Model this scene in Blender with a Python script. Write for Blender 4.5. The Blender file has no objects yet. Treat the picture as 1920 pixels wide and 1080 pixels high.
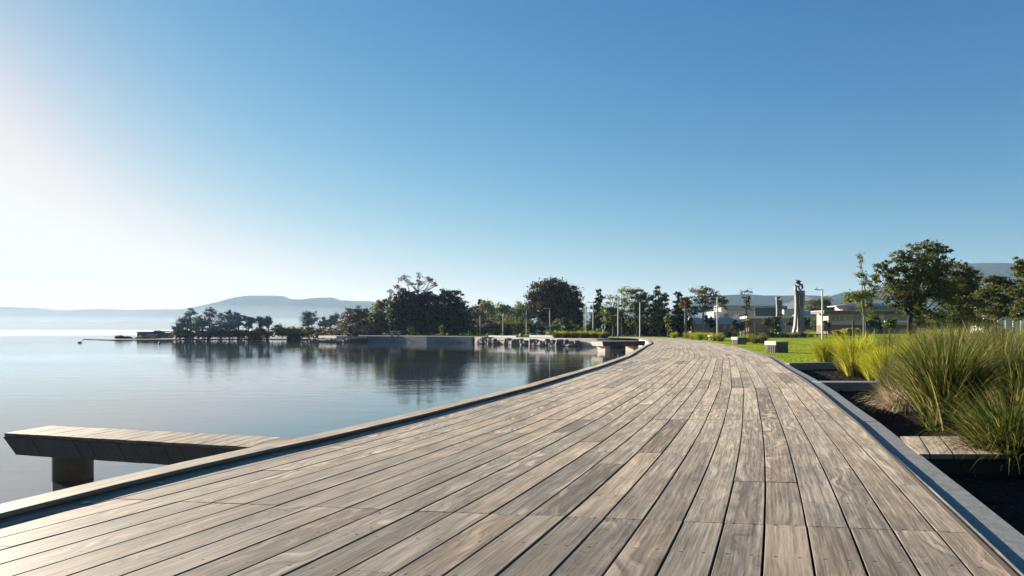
import bpy, math, random
import numpy as np
from mathutils import Vector, Matrix, noise as mnoise
R = math.radians
S = bpy.context.scene
COL = S.collection

# ------------------------------------------------------------ camera / light
F = 1280.0      # focal length in px of the 1920 px wide photograph (24 mm)
HZ = 617.0      # horizon row
CZ = 1.0        # eye height above the deck
WZ = -0.87      # lake level
cam_d = bpy.data.cameras.new('camera')
cam_d.lens = 24; cam_d.sensor_width = 36
cam_d.shift_y = (HZ - 540) / 1920
cam_d.clip_start = 0.05; cam_d.clip_end = 9000
cam = bpy.data.objects.new('camera', cam_d); COL.objects.link(cam)
cam.location = (0, 0, CZ); cam.rotation_euler = (R(90), 0, 0)
S.camera = cam

SUN_EL, SUN_AZ = 13.0, -49.0     # azimuth measured from +Y towards +X
w = bpy.data.worlds.new('World'); S.world = w; w.use_nodes = True
nt = w.node_tree; nt.nodes.clear()
sky = nt.nodes.new('ShaderNodeTexSky'); sky.sky_type = 'NISHITA'
sky.sun_disc = False
sky.sun_elevation = R(SUN_EL); sky.sun_rotation = R(SUN_AZ)
sky.air_density = 1.0; sky.dust_density = 0.3; sky.ozone_density = 1.0
EXPO = 1.8
bg = nt.nodes.new('ShaderNodeBackground'); bg.inputs['Strength'].default_value = 0.1
# colour grade of the sky: one power curve per channel
sp = nt.nodes.new('ShaderNodeSeparateColor'); cb = nt.nodes.new('ShaderNodeCombineColor')
nt.links.new(sky.outputs[0], sp.inputs[0])
for ch, (g_, k_) in enumerate(((1.75, .0235), (1.05, .090), (.68, .215))):
    pw = nt.nodes.new('ShaderNodeMath'); pw.operation = 'POWER'; pw.inputs[1].default_value = g_
    ml = nt.nodes.new('ShaderNodeMath'); ml.operation = 'MULTIPLY'; ml.inputs[1].default_value = k_ * 10 / 2**EXPO
    mn = nt.nodes.new('ShaderNodeMath'); mn.operation = 'SMOOTH_MIN'; mn.inputs[1].default_value = (.90, .91, .885)[ch] * 10 / 2**EXPO; mn.inputs[2].default_value = 2.2
    nt.links.new(sp.outputs[ch], pw.inputs[0]); nt.links.new(pw.outputs[0], ml.inputs[0]); nt.links.new(ml.outputs[0], mn.inputs[0]); nt.links.new(mn.outputs[0], cb.inputs[ch])
out = nt.nodes.new('ShaderNodeOutputWorld')
nt.links.new(cb.outputs[0], bg.inputs[0]); nt.links.new(bg.outputs[0], out.inputs[0])
sd = bpy.data.lights.new('sun', 'SUN'); sd.energy = 5.0; sd.angle = R(0.55); sd.color = (1, .90, .76)
so = bpy.data.objects.new('sun', sd); COL.objects.link(so)
sdir = Vector((math.sin(R(SUN_AZ)) * math.cos(R(SUN_EL)), math.cos(R(SUN_AZ)) * math.cos(R(SUN_EL)), math.sin(R(SUN_EL))))
so.rotation_euler = sdir.to_track_quat('Z', 'Y').to_euler()
so.location = (-60, 60, 40)
S.view_settings.view_transform = 'Standard'; S.view_settings.look = 'None'
S.view_settings.exposure = EXPO; S.view_settings.gamma = 1.0
S.view_settings.use_curve_mapping = False
try:
    S.cycles.max_bounces = 6; S.cycles.diffuse_bounces = 3; S.cycles.glossy_bounces = 3
    S.cycles.transmission_bounces = 3; S.cycles.transparent_max_bounces = 8; S.cycles.volume_bounces = 0
    S.cycles.use_denoising = True
except Exception:
    pass

# ------------------------------------------------------------ helpers
def G(px, D, z=0.0):                 # a point D metres ahead, seen in column px
    return Vector(((px - 960) / F * D, D, z))
def zat(py, D):                      # height of something seen in row py at distance D
    return CZ - (py - HZ) * D / F
def DD(py, z=0.0):                   # distance of ground of height z seen in row py
    return (CZ - z) * F / (py - HZ)
def P(px, py, z=0.0):
    return G(px, DD(py, z), z)

def tag(o, label=None, cat=None, group=None, kind=None):
    if label: o['label'] = label
    if cat: o['category'] = cat
    if group: o['group'] = group
    if kind: o['kind'] = kind
    return o
def empty(name, loc=(0, 0, 0), rz=0.0):
    o = bpy.data.objects.new(name, None); COL.objects.link(o)
    o.location = loc; o.rotation_euler = (0, 0, rz); o.empty_display_size = .2
    return o
def mesh_obj(name, verts, faces, mats, parent=None, mi=None, smooth=False, loc=None):
    me = bpy.data.meshes.new(name)
    me.from_pydata([tuple(v) for v in verts], [], faces)
    if not isinstance(mats, (list, tuple)): mats = [mats]
    for m in mats: me.materials.append(m)
    if mi is not None: me.polygons.foreach_set('material_index', mi)
    if smooth: me.polygons.foreach_set('use_smooth', [True] * len(me.polygons))
    me.update()
    o = bpy.data.objects.new(name, me); COL.objects.link(o)
    if parent: o.parent = parent
    if loc is not None: o.location = loc
    return o

class MB:
    def __init__(s): s.v = []; s.f = []; s.m = []
    def add(s, vs, fs, m=0):
        b = len(s.v); s.v += [tuple(x) for x in vs]
        s.f += [tuple(b + i for i in f) for f in fs]; s.m += [m] * len(fs)
    def box(s, a, b, m=0, rz=0.0, c=None):
        x0, y0, z0 = a; x1, y1, z1 = b
        vs = [Vector(p) for p in ((x0,y0,z0),(x1,y0,z0),(x1,y1,z0),(x0,y1,z0),(x0,y0,z1),(x1,y0,z1),(x1,y1,z1),(x0,y1,z1))]
        if rz:
            c = Vector(c if c else ((x0+x1)/2, (y0+y1)/2, 0)); M = Matrix.Rotation(rz, 3, 'Z')
            vs = [M @ (v - c) + c for v in vs]
        s.add(vs, [(0,3,2,1),(4,5,6,7),(0,1,5,4),(1,2,6,5),(2,3,7,6),(3,0,4,7)], m)
    def tube(s, pts, rad, n=8, m=0, cap=True):
        pts = [Vector(p) for p in pts]
        if not hasattr(rad, '__len__'): rad = [rad] * len(pts)
        b = len(s.v); up = Vector((0.12, 0.07, 1)).normalized()
        for i, p in enumerate(pts):
            d = (pts[min(i+1, len(pts)-1)] - pts[max(i-1, 0)])
            d = d.normalized() if d.length > 1e-9 else Vector((0,0,1))
            a = d.cross(up if abs(d.dot(up)) < .95 else Vector((1,0,0))).normalized(); c = d.cross(a)
            for k in range(n):
                t = 2*math.pi*k/n
                s.v.append(tuple(p + (a*math.cos(t) + c*math.sin(t)) * rad[i]))
        for i in range(len(pts)-1):
            for k in range(n):
                k2 = (k+1) % n
                s.f.append((b+i*n+k, b+i*n+k2, b+(i+1)*n+k2, b+(i+1)*n+k)); s.m.append(m)
        if cap:
            s.f.append(tuple(b + k for k in range(n))); s.m.append(m)
            s.f.append(tuple(b + (len(pts)-1)*n + k for k in reversed(range(n)))); s.m.append(m)
    def ball(s, c, r, seg=8, ring=6, m=0, jit=0.0, rng=random):
        b = len(s.v); c = Vector(c); r = Vector(r if hasattr(r, '__len__') else (r, r, r))
        vs = [c + Vector((0, 0, r.z))]
        for i in range(1, ring):
            t = math.pi * i / ring
            for k in range(seg):
                p = 2*math.pi*k/seg; j = 1 + rng.uniform(-jit, jit)
                vs.append(c + Vector((r.x*math.sin(t)*math.cos(p), r.y*math.sin(t)*math.sin(p), r.z*math.cos(t))) * j if False else
                          c + Vector((r.x*math.sin(t)*math.cos(p)*j, r.y*math.sin(t)*math.sin(p)*j, r.z*math.cos(t)*j)))
        vs.append(c - Vector((0, 0, r.z)))
        fs = [(0, 1+k, 1+(k+1) % seg) for k in range(seg)]
        for i in range(ring-2):
            for k in range(seg):
                a0 = 1+i*seg+k; a1 = 1+i*seg+(k+1) % seg
                fs.append((a0, a0+seg, a1+seg, a1))
        l = len(vs)-1; o = 1+(ring-2)*seg
        fs += [(o+k, l, o+(k+1) % seg) for k in range(seg)]
        s.add(vs, fs, m)
    def build(s, name, mats, parent=None, smooth=False, loc=None):
        return mesh_obj(name, s.v, s.f, mats, parent, s.m, smooth, loc)

def interp(tab, t):
    if t <= tab[0][0]:
        a, b = tab[0], tab[1]
    elif t >= tab[-1][0]:
        a, b = tab[-2], tab[-1]
    else:
        for a, b in zip(tab, tab[1:]):
            if a[0] <= t <= b[0]: break
    return a[1] + (b[1]-a[1]) * (t-a[0]) / (b[0]-a[0])

# ------------------------------------------------------------ materials
def mat(name):
    m = bpy.data.materials.new(name); m.use_nodes = True
    return m, m.node_tree, m.node_tree.nodes['Principled BSDF']
def N(t, typ, **k):
    n = t.nodes.new(typ)
    for a, b in k.items():
        if a.startswith('i_'): n.inputs[a[2:]].default_value = b
        else: setattr(n, a, b)
    return n
def ramp(t, fac, stops):
    r = t.nodes.new('ShaderNodeValToRGB'); e = r.color_ramp.elements
    while len(e) < len(stops): e.new(.5)
    for el, (p, c) in zip(e, stops):
        el.position = p; el.color = (c[0], c[1], c[2], 1)
    t.links.new(fac, r.inputs[0]); return r
def math_n(t, op, a, b=None, c=None):
    n = t.nodes.new('ShaderNodeMath'); n.operation = op
    for i, x in enumerate((a, b, c)):
        if x is None: continue
        if isinstance(x, (int, float)): n.inputs[i].default_value = x
        else: t.links.new(x, n.inputs[i])
    return n.outputs[0]
def simple(name, c1, c2=None, scale=4.0, rough=.7, bump=0.0, detail=6, spec=.4, metal=0.0, stretch=None):
    m, t, b = mat(name)
    if c2 is None: c2 = tuple(x*.7 for x in c1)
    tc = N(t, 'ShaderNodeTexCoord'); mp = N(t, 'ShaderNodeMapping')
    if stretch: mp.inputs['Scale'].default_value = stretch
    t.links.new(tc.outputs['Object'], mp.inputs[0])
    n = N(t, 'ShaderNodeTexNoise', i_Scale=scale, i_Detail=detail, i_Roughness=.65)
    t.links.new(mp.outputs[0], n.inputs['Vector'])
    r = ramp(t, n.outputs['Fac'], [(.3, c2), (.7, c1)])
    t.links.new(r.outputs[0], b.inputs['Base Color'])
    b.inputs['Roughness'].default_value = rough; b.inputs['Metallic'].default_value = metal
    b.inputs['Specular IOR Level'].default_value = spec
    if bump:
        bp = N(t, 'ShaderNodeBump', i_Strength=bump, i_Distance=.02)
        t.links.new(n.outputs['Fac'], bp.inputs['Height']); t.links.new(bp.outputs[0], b.inputs['Normal'])
    return m

def wood_deck(name, dark=(.085,.068,.052), light=(.34,.295,.24), screws=True, pitch=.5, off=.05):
    """boards: UV = metres along (x) and across (y) the board, 'rnd' = random colour per board"""
    m, t, b = mat(name)
    uv = N(t, 'ShaderNodeUVMap'); at = N(t, 'ShaderNodeAttribute', attribute_name='rnd')
    sep = N(t, 'ShaderNodeSeparateXYZ'); t.links.new(uv.outputs[0], sep.inputs[0])
    sr = N(t, 'ShaderNodeSeparateColor'); t.links.new(at.outputs['Color'], sr.inputs[0])
    u, v = sep.outputs[0], sep.outputs[1]; r1, r2, r3 = sr.outputs[0], sr.outputs[1], sr.outputs[2]
    def vec(a, bb, c):
        n = N(t, 'ShaderNodeCombineXYZ')
        for i, x in enumerate((a, bb, c)):
            if isinstance(x, (int, float)): n.inputs[i].default_value = x
            else: t.links.new(x, n.inputs[i])
        return n.outputs[0]
    z = math_n(t, 'MULTIPLY', r1, 57.0)
    # broad figure that bends the grain
    w0 = N(t, 'ShaderNodeTexNoise', i_Scale=1.0, i_Detail=1.0, i_Roughness=.4)
    t.links.new(vec(math_n(t, 'MULTIPLY', u, 2.3), math_n(t, 'MULTIPLY', v, 5.0), z), w0.inputs['Vector'])
    amp = math_n(t, 'MULTIPLY', math_n(t, 'POWER', r2, 2.2), 6.0)
    amp = math_n(t, 'ADD', amp, .8)
    ph = math_n(t, 'ADD', math_n(t, 'MULTIPLY', v, 11.0), math_n(t, 'MULTIPLY', w0.outputs['Fac'], amp))
    # rings: sine of the warped across coordinate
    s = math_n(t, 'SINE', math_n(t, 'MULTIPLY', ph, 6.283))
    s2 = math_n(t, 'SINE', math_n(t, 'MULTIPLY', ph, 15.1))
    n1 = N(t, 'ShaderNodeTexNoise', i_Scale=1.0, i_Detail=5.0, i_Roughness=.62)      # fine fibres
    t.links.new(vec(math_n(t, 'MULTIPLY', u, 5.0), math_n(t, 'MULTIPLY', ph, 14.0), z), n1.inputs['Vector'])
    n2 = N(t, 'ShaderNodeTexNoise', i_Scale=1.0, i_Detail=4.0, i_Roughness=.6)       # weather patches
    t.links.new(vec(math_n(t, 'MULTIPLY', u, 2.1), math_n(t, 'MULTIPLY', v, 6.0), math_n(t, 'ADD', z, 11.0)), n2.inputs['Vector'])
    n3 = N(t, 'ShaderNodeTexNoise', i_Scale=1.0, i_Detail=5.0, i_Roughness=.7)       # streaks along
    t.links.new(vec(math_n(t, 'MULTIPLY', u, 1.5), math_n(t, 'MULTIPLY', v, 75.0), z), n3.inputs['Vector'])
    mask = N(t, 'ShaderNodeMapRange'); mask.inputs['From Min'].default_value = .42; mask.inputs['From Max'].default_value = .7
    t.links.new(n2.outputs['Fac'], mask.inputs[0])
    fig = math_n(t, 'MULTIPLY', math_n(t, 'MULTIPLY', s, mask.outputs[0]), math_n(t, 'MULTIPLY_ADD', r2, .24, .05))
    f = math_n(t, 'ADD', .47, fig)
    f = math_n(t, 'ADD', f, math_n(t, 'MULTIPLY', math_n(t, 'MULTIPLY', s2, mask.outputs[0]), .07))
    f = math_n(t, 'ADD', f, math_n(t, 'MULTIPLY', math_n(t, 'SUBTRACT', n1.outputs['Fac'], .5), .65))
    f = math_n(t, 'ADD', f, math_n(t, 'MULTIPLY', math_n(t, 'SUBTRACT', n3.outputs['Fac'], .5), 1.05))
    f = math_n(t, 'ADD', f, math_n(t, 'MULTIPLY', math_n(t, 'SUBTRACT', n2.outputs['Fac'], .5), .5))
    f = math_n(t, 'ADD', f, math_n(t, 'MULTIPLY', math_n(t, 'SUBTRACT', r3, .5), .18))
    mid = tuple((a*.60 + c*.40) for a, c in zip(dark, light))
    rp = ramp(t, f, [(.06, dark), (.47, mid), (.92, light)])
    # warm or grey cast from board to board
    mx = N(t, 'ShaderNodeMix', data_type='RGBA', blend_type='MULTIPLY'); mx.inputs[0].default_value = 1.0
    rc = ramp(t, r1, [(0, (1.06,.96,.86)), (.35, (1,.99,.97)), (.8, (.95,1.0,1.02)), (1, (1.0,.86,.76))])
    t.links.new(rp.outputs[0], mx.inputs[6]); t.links.new(rc.outputs[0], mx.inputs[7])
    colr = mx.outputs[2]
    hgt = math_n(t, 'ADD', math_n(t, 'MULTIPLY', n3.outputs['Fac'], .5), math_n(t, 'MULTIPLY', n1.outputs['Fac'], .6))
    if screws:
        fu = math_n(t, 'FRACT', math_n(t, 'ADD', math_n(t, 'DIVIDE', math_n(t, 'SUBTRACT', u, off), pitch), .5))
        du = math_n(t, 'MULTIPLY', math_n(t, 'SUBTRACT', fu, .5), pitch)
        du = math_n(t, 'ADD', du, math_n(t, 'MULTIPLY', math_n(t, 'SUBTRACT', r1, .5), .02))
        av = math_n(t, 'SUBTRACT', math_n(t, 'ABSOLUTE', v), .05)
        d2 = math_n(t, 'ADD', math_n(t, 'MULTIPLY', du, du), math_n(t, 'MULTIPLY', av, av))
        hole = math_n(t, 'LESS_THAN', d2, .0088**2)
        sm = N(t, 'ShaderNodeMix', data_type='RGBA'); t.links.new(hole, sm.inputs[0])
        t.links.new(colr, sm.inputs[6]); sm.inputs[7].default_value = (.012, .010, .009, 1)
        colr = sm.outputs[2]
        hgt = math_n(t, 'SUBTRACT', hgt, math_n(t, 'MULTIPLY', hole, 1.0))
    t.links.new(colr, b.inputs['Base Color'])
    bp = N(t, 'ShaderNodeBump', i_Strength=.35, i_Distance=.0012)
    t.links.new(hgt, bp.inputs['Height']); t.links.new(bp.outputs[0], b.inputs['Normal'])
    b.inputs['Roughness'].default_value = .66; b.inputs['Specular IOR Level'].default_value = .2
    shw = N(t, 'ShaderNodeMapRange'); shw.inputs['From Min'].default_value = .3; shw.inputs['From Max'].default_value = .75; shw.inputs['To Min'].default_value = .05; shw.inputs['To Max'].default_value = .26
    t.links.new(f, shw.inputs[0]); t.links.new(shw.outputs[0], b.inputs['Sheen Weight'])
    b.inputs['Sheen Weight'].default_value = .1; b.inputs['Sheen Roughness'].default_value = .35; b.inputs['Sheen Tint'].default_value = (1, .86, .68, 1)
    return m

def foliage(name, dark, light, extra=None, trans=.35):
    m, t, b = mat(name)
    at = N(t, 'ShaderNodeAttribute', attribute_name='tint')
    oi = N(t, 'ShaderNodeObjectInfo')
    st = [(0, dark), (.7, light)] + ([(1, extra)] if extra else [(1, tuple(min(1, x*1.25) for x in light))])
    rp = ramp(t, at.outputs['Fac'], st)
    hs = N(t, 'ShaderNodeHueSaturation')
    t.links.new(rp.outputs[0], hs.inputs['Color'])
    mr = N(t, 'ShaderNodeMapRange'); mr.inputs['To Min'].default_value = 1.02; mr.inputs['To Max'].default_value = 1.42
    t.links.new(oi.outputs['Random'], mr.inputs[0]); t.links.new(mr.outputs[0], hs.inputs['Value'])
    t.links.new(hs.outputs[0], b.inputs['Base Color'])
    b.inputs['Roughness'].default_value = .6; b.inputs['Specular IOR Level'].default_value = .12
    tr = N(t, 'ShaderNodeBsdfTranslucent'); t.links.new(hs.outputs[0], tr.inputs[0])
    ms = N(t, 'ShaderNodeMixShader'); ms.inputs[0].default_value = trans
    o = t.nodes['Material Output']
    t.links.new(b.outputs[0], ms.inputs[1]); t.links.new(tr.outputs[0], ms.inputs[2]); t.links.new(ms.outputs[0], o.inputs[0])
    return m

M_deck = wood_deck('deck_timber', dark=(.060,.049,.038), light=(.315,.262,.203))
M_jetty = wood_deck('jetty_timber', dark=(.04,.031,.023), light=(.215,.172,.128), screws=False)
M_cap = wood_deck('kerb_timber', dark=(.07,.055,.042), light=(.26,.215,.165), screws=False)
M_black = simple('joist_shadow_timber', (.02,.017,.015), (.012,.01,.009), rough=.9)  # near-black: the shade below planks is put into this colour
M_darkwood = simple('dark_fascia_timber', (.055,.05,.048), (.02,.019,.02), scale=6, rough=.7, bump=.6, stretch=(9, 9, 1))
M_steel = simple('dark_steel', (.07,.075,.08), (.04,.042,.045), rough=.5, metal=.3)
M_conc = simple('concrete_kerb', (.24,.24,.225), (.155,.158,.152), scale=14, rough=.75, bump=.3)
M_concp = simple('promenade_concrete', (.50,.46,.40), (.38,.35,.31), scale=1.2, rough=.8)
M_wall = simple('wall_concrete', (.14,.155,.175), (.095,.105,.12), scale=2.5, rough=.8, stretch=(1,1,2.5))
M_cream = simple('cream_wall', (.48,.39,.30), (.30,.25,.20), scale=3, rough=.8)
M_pile = simple('pile_concrete', (.085,.065,.045), (.035,.028,.020), scale=3.0, rough=.8, bump=.5)
M_white = simple('white_paint', (.62,.60,.56), (.50,.49,.46), scale=3, rough=.6)
M_benchtop = simple('bench_top', (.60,.56,.46), (.50,.46,.38), scale=8, rough=.7)
M_slat = simple('bench_slat', (.13,.12,.10), (.08,.075,.065), scale=9, rough=.7)
M_pole = simple('lamp_pole', (.52,.50,.45), (.42,.40,.37), scale=3, rough=.5)
M_lamp = simple('lamp_head', (.14,.15,.16), (.10,.10,.11), rough=.4)
M_rock = simple('shore_rock', (.22,.18,.15), (.03,.026,.024), scale=5, rough=.85, bump=.8)
M_bark = simple('bark', (.12,.095,.07), (.05,.04,.03), scale=9, rough=.9, bump=.6, stretch=(3,3,.6))
M_barkg = simple('grey_bark', (.30,.28,.24), (.16,.14,.12), scale=9, rough=.9)
M_barkb = simple('black_bark', (.035,.03,.026), (.018,.016,.014), scale=9, rough=.9)
M_soil = simple('mulch_soil', (.038,.024,.016), (.008,.006,.005), scale=17, rough=1.0, bump=1.0, detail=12, spec=.05)
M_scul = simple('sculpture_stone', (.15,.19,.21), (.085,.115,.13), scale=2.2, rough=.55, stretch=(1,1,2))
M_sculb = simple('sculpture_bronze', (.15,.13,.115), (.09,.08,.07), scale=4, rough=.5)
M_dark = simple('dark_bronze', (.05,.055,.06), (.03,.032,.035), rough=.85)
M_glass = simple('window_glass', (.05,.065,.08), (.03,.04,.05), rough=.12, spec=.8)

# ------------------------------------------------------------ plan curves (x as a function of distance ahead)
def curve(px_rows, z=0.0):
    return [(DD(y, z), (x-960)/F*DD(y, z)) for x, y in px_rows]
Rt = curve([(1889,1077),(1742,930),(1597,786),(1566,760.5),(1534,732),(1503,709),(1471,690),(1440,668.5),(1376,649),(1325,640.5),(1280,636)])
Rt = [(-6.0, Rt[0][1]-(Rt[0][0]+6.0)*.366)] + Rt
Rt += [(74, Rt[-1][1]+.9), (82, Rt[-1][1]+.4), (95, Rt[-1][1]-1.6)]
Lt = curve([(0,977),(258,910),(478,857),(620,826),(800,781.5),(1000,728),(1130,688),(1182,668.5),(1213,649)])
Lt = [(-6.0, Lt[0][1]-(Lt[0][0]+6.0)*.345)] + Lt
Lt += [(46.5, 9.55), (52, 10.6), (58, 11.7), (64, 12.7), (70, 13.3), (78, 13.2), (95, 11.0)]
NODES = [-4.45 + 4.0*k for k in range(24)]       # joist lines where every course of boards kinks
def Rx(Y): return interp(Rt, Y)
RN = [(n, Rx(n)) for n in NODES]
def Rk(Y): return interp(RN, Y)                  # kinked at the nodes
def Lx(Y): return interp(Lt, Y)
YEND = 86.0
def warp(X, Y):                                  # joist lines swing round close to the camera
    if Y < 7.55: return Y - .146*(7.55-Y)/4.0*(X-.9)
    return Y

# ------------------------------------------------------------ ground, lawn, water
def poly_sheet(name, pts, z, m, skirt=None, mats=None):
    """flat polygon with optional skirt down to z=skirt"""
    import bmesh
    bm = bmesh.new()
    top = [bm.verts.new((p[0], p[1], p[2] if len(p) > 2 else z)) for p in pts]
    f = bm.faces.new(top); f.normal_update()
    if f.normal.z < 0: f.normal_flip()
    bmesh.ops.triangulate(bm, faces=[f], ngon_method='EAR_CLIP')
    if skirt is not None:
        bot = [bm.verts.new((p[0], p[1], skirt)) for p in pts]
        n = len(pts)
        for i in range(n):
            j = (i+1) % n
            try: bm.faces.new((top[i], bot[i], bot[j], top[j]))
            except Exception: pass
    me = bpy.data.meshes.new(name); bm.to_mesh(me); bm.free()
    me.materials.append(m)
    o = bpy.data.objects.new(name, me); COL.objects.link(o)
    return o

shore = [(Lx(Y)-.05, Y) for Y in (-5.9, 2, 4, 6, 9, 12, 16, 20, 26, 32, 40, 46.5, 52, 58, 64, 70, 76)]
bay = [Vector(q) for q in ((11.8,75.6),(8.95,71.4),(-.05,83.0),(-4.25,88.5),(-5.6,89.6),(-8.6,92.3),(-11.6,93.8),(-16.8,98.8),(-21.3,101.2))] + [
       P(680,641,WZ), P(640,641.5,WZ), P(590,641,WZ), P(583,640,WZ), P(592,638,WZ), P(560,637,WZ),
       P(500,636.5,WZ), P(430,636.5,WZ), P(330,637.3,WZ), P(240,637.8,WZ), P(205,638,WZ)]
bay = [(p.x, p.y, -.36 if p.x > -24 else (-.6 if p.x > -33 else -.76)) for p in bay]
spit_back = [(-78,124,-.76), (-60,140,-.76), (-45,165,-.7), (-52,210,-.5), (-80,300,-.4), (-140,420,-.4)]
far = [(-300, 700), (-400, 2300), (2900, 2300), (2900, -60), (30, -60), (Rx(-5.9)+.2, -5.9)]
M_ground = simple('bank_earth', (.07,.06,.04), (.035,.03,.022), scale=.8, rough=.95)
ground = poly_sheet('ground', shore + bay + spit_back + far, -.36, M_ground, skirt=-2.2)
tag(ground, kind='structure')

# lawn material
M_lawn, t, b = mat('lawn_grass')
tc = N(t, 'ShaderNodeTexCoord')
n1 = N(t, 'ShaderNodeTexNoise', i_Scale=.35, i_Detail=6.0, i_Roughness=.6)
n2 = N(t, 'ShaderNodeTexNoise', i_Scale=26.0, i_Detail=4.0, i_Roughness=.8)
t.links.new(tc.outputs['Object'], n1.inputs['Vector']); t.links.new(tc.outputs['Object'], n2.inputs['Vector'])
mm = math_n(t, 'ADD', math_n(t, 'MULTIPLY', n1.outputs['Fac'], .6), math_n(t, 'MULTIPLY', n2.outputs['Fac'], .4))
rp = ramp(t, mm, [(.30, (.12,.165,.015)), (.5, (.27,.325,.030)), (.70, (.42,.40,.06))])
t.links.new(rp.outputs[0], b.inputs['Base Color']); b.inputs['Roughness'].default_value = .8; b.inputs['Specular IOR Level'].default_value = 0
bp = N(t, 'ShaderNodeBump', i_Strength=.7, i_Distance=.03); t.links.new(n2.outputs['Fac'], bp.inputs['Height']); t.links.new(bp.outputs[0], b.inputs['Normal'])
lawn_pts = [(Rx(Y)+.26, Y) for Y in (20.0, 25, 32, 40, 48, 56, 66, 74, 82)] + [(Rx(86)-.5, 88.0)]
lawn_pts += [(11, 80.2), (9.6, 75.8), (0, 87), (-4, 93), (-9, 98), (-17, 103), (-24, 106), (-28, 106), (-31, 112), (-31, 200), (-60, 500), (-100, 800), (700, 800), (500, 60), (40, 23.5), (15, 21.4)]
lawn = poly_sheet('lawn', lawn_pts, -.02, M_lawn, skirt=-.37); tag(lawn, kind='structure')

# promenade path round the bay
prom = [(Lx(70)-.1, 70.5), (Lx(76)-.1, 76), (8.95, 71.5), (-4.1, 88.6), (-5.6, 89.8), (-8.6, 92.6), (-11.6, 94.0), (-16.8, 99.0), (-21.3, 101.4), (-26, 101),
        (-30, 105.8), (-24, 105.8), (-17, 102.8), (-9, 97.8), (-4, 92.8), (0, 86.8), (9.6, 75.5), (11, 80), (Rx(86)-.7, 87.6), (Rx(86)-.7, 85.9), (Lx(82), 83)]
pm = poly_sheet('promenade_path', prom, -.016, M_concp, skirt=-.36); tag(pm, kind='structure')

# lake
M_water, t, b = mat('lake_water')
tc = N(t, 'ShaderNodeTexCoord')
def wn(sx, sy, sc, det, rgh=.5):
    mp = N(t, 'ShaderNodeMapping'); mp.inputs['Scale'].default_value = (sx, sy, 1)
    t.links.new(tc.outputs['Object'], mp.inputs[0])
    n = N(t, 'ShaderNodeTexNoise', i_Scale=sc, i_Detail=det, i_Roughness=rgh); t.links.new(mp.outputs[0], n.inputs['Vector']); return n.outputs['Fac']
a1 = wn(.35, 1.0, 1.6, 3.0); a2 = wn(.5, 1.4, 5.0, 2.0); a3 = wn(.03, .10, 1.0, 2.0)
patch = N(t, 'ShaderNodeMapRange'); patch.inputs['From Min'].default_value = .35; patch.inputs['From Max'].default_value = .7
patch.inputs['To Min'].default_value = .25; patch.inputs['To Max'].default_value = 1.2
t.links.new(a3, patch.inputs[0])
hh = math_n(t, 'MULTIPLY', math_n(t, 'ADD', a1, math_n(t, 'MULTIPLY', a2, .25)), patch.outputs[0])
bp = N(t, 'ShaderNodeBump', i_Strength=.5, i_Distance=.022)
t.links.new(hh, bp.inputs['Height']); t.links.new(bp.outputs[0], b.inputs['Normal'])
b.inputs['Base Color'].default_value = (.040, .053, .057, 1); b.inputs['Roughness'].default_value = .03
b.inputs['IOR'].default_value = 3.5
wv = [(-4100,-300,WZ),(3500,-300,WZ),(3500,3800,WZ),(-4100,3800,WZ)]
lake = mesh_obj('lake_water', wv, [(0,1,2,3)], M_water); tag(lake, kind='structure')

# ------------------------------------------------------------ boardwalk
bw = empty('boardwalk', (0, 0, 0)); tag(bw, 'broad curving boardwalk of weathered grey-brown timber planks beside the lake', 'boardwalk', kind='structure')
rng = random.Random(7)
PITCH = .2014
class Boards:
    def __init__(s): s.v = []; s.f = []; s.uv = []; s.rn = []
    def strip(s, rows, th, rnd, ch=.003):
        """rows: list of (xl, yl, xr, yr, z, u); a board with chamfered long edges"""
        b0 = len(s.v); n = len(rows)
        for (xl, yl, xr, yr, z, u) in rows:
            d = Vector((xr-xl, yr-yl)); L = d.length; d = d/L if L > 1e-6 else Vector((1, 0))
            c = min(ch, L*.3); hw = L/2
            for (off, zz) in ((0, z-th), (0, z-c), (c, z), (L-c, z), (L, z-c), (L, z-th)):
                s.v.append((xl+d.x*off, yl+d.y*off, zz))
        for i in range(n-1):
            u0, u1 = rows[i][5], rows[i+1][5]
            L = math.hypot(rows[i][2]-rows[i][0], rows[i][3]-rows[i][1])
            offs = (-L/2-th, -L/2, -L/2+ch, L/2-ch, L/2, L/2+th)
            for k in range(5):
                a = b0+i*6+k
                s.f.append((a, a+1, a+7, a+6))
                s.uv += [(u0, offs[k]), (u0, offs[k+1]), (u1, offs[k+1]), (u1, offs[k])]
                s.rn += [rnd]*4
        for i, rev in ((0, False), (n-1, True)):
            a = b0+i*6; f = tuple(range(a, a+6)); f = f[::-1] if rev else f
            s.f.append(f); s.uv += [(rows[i][5], 0)]*6; s.rn += [rnd]*6
    def build(s, name, mats, parent):
        o = mesh_obj(name, s.v, s.f, mats, parent)
        me = o.data; uvl = me.uv_layers.new(name='UVMap')
        uvl.data.foreach_set('uv', [c for p in s.uv for c in p])
        ca = me.color_attributes.new('rnd', 'FLOAT_COLOR', 'CORNER')
        ca.data.foreach_set('color', [c for p in s.rn for c in (p[0], p[1], p[2], 1.0)])
        return o
B = Boards()
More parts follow.
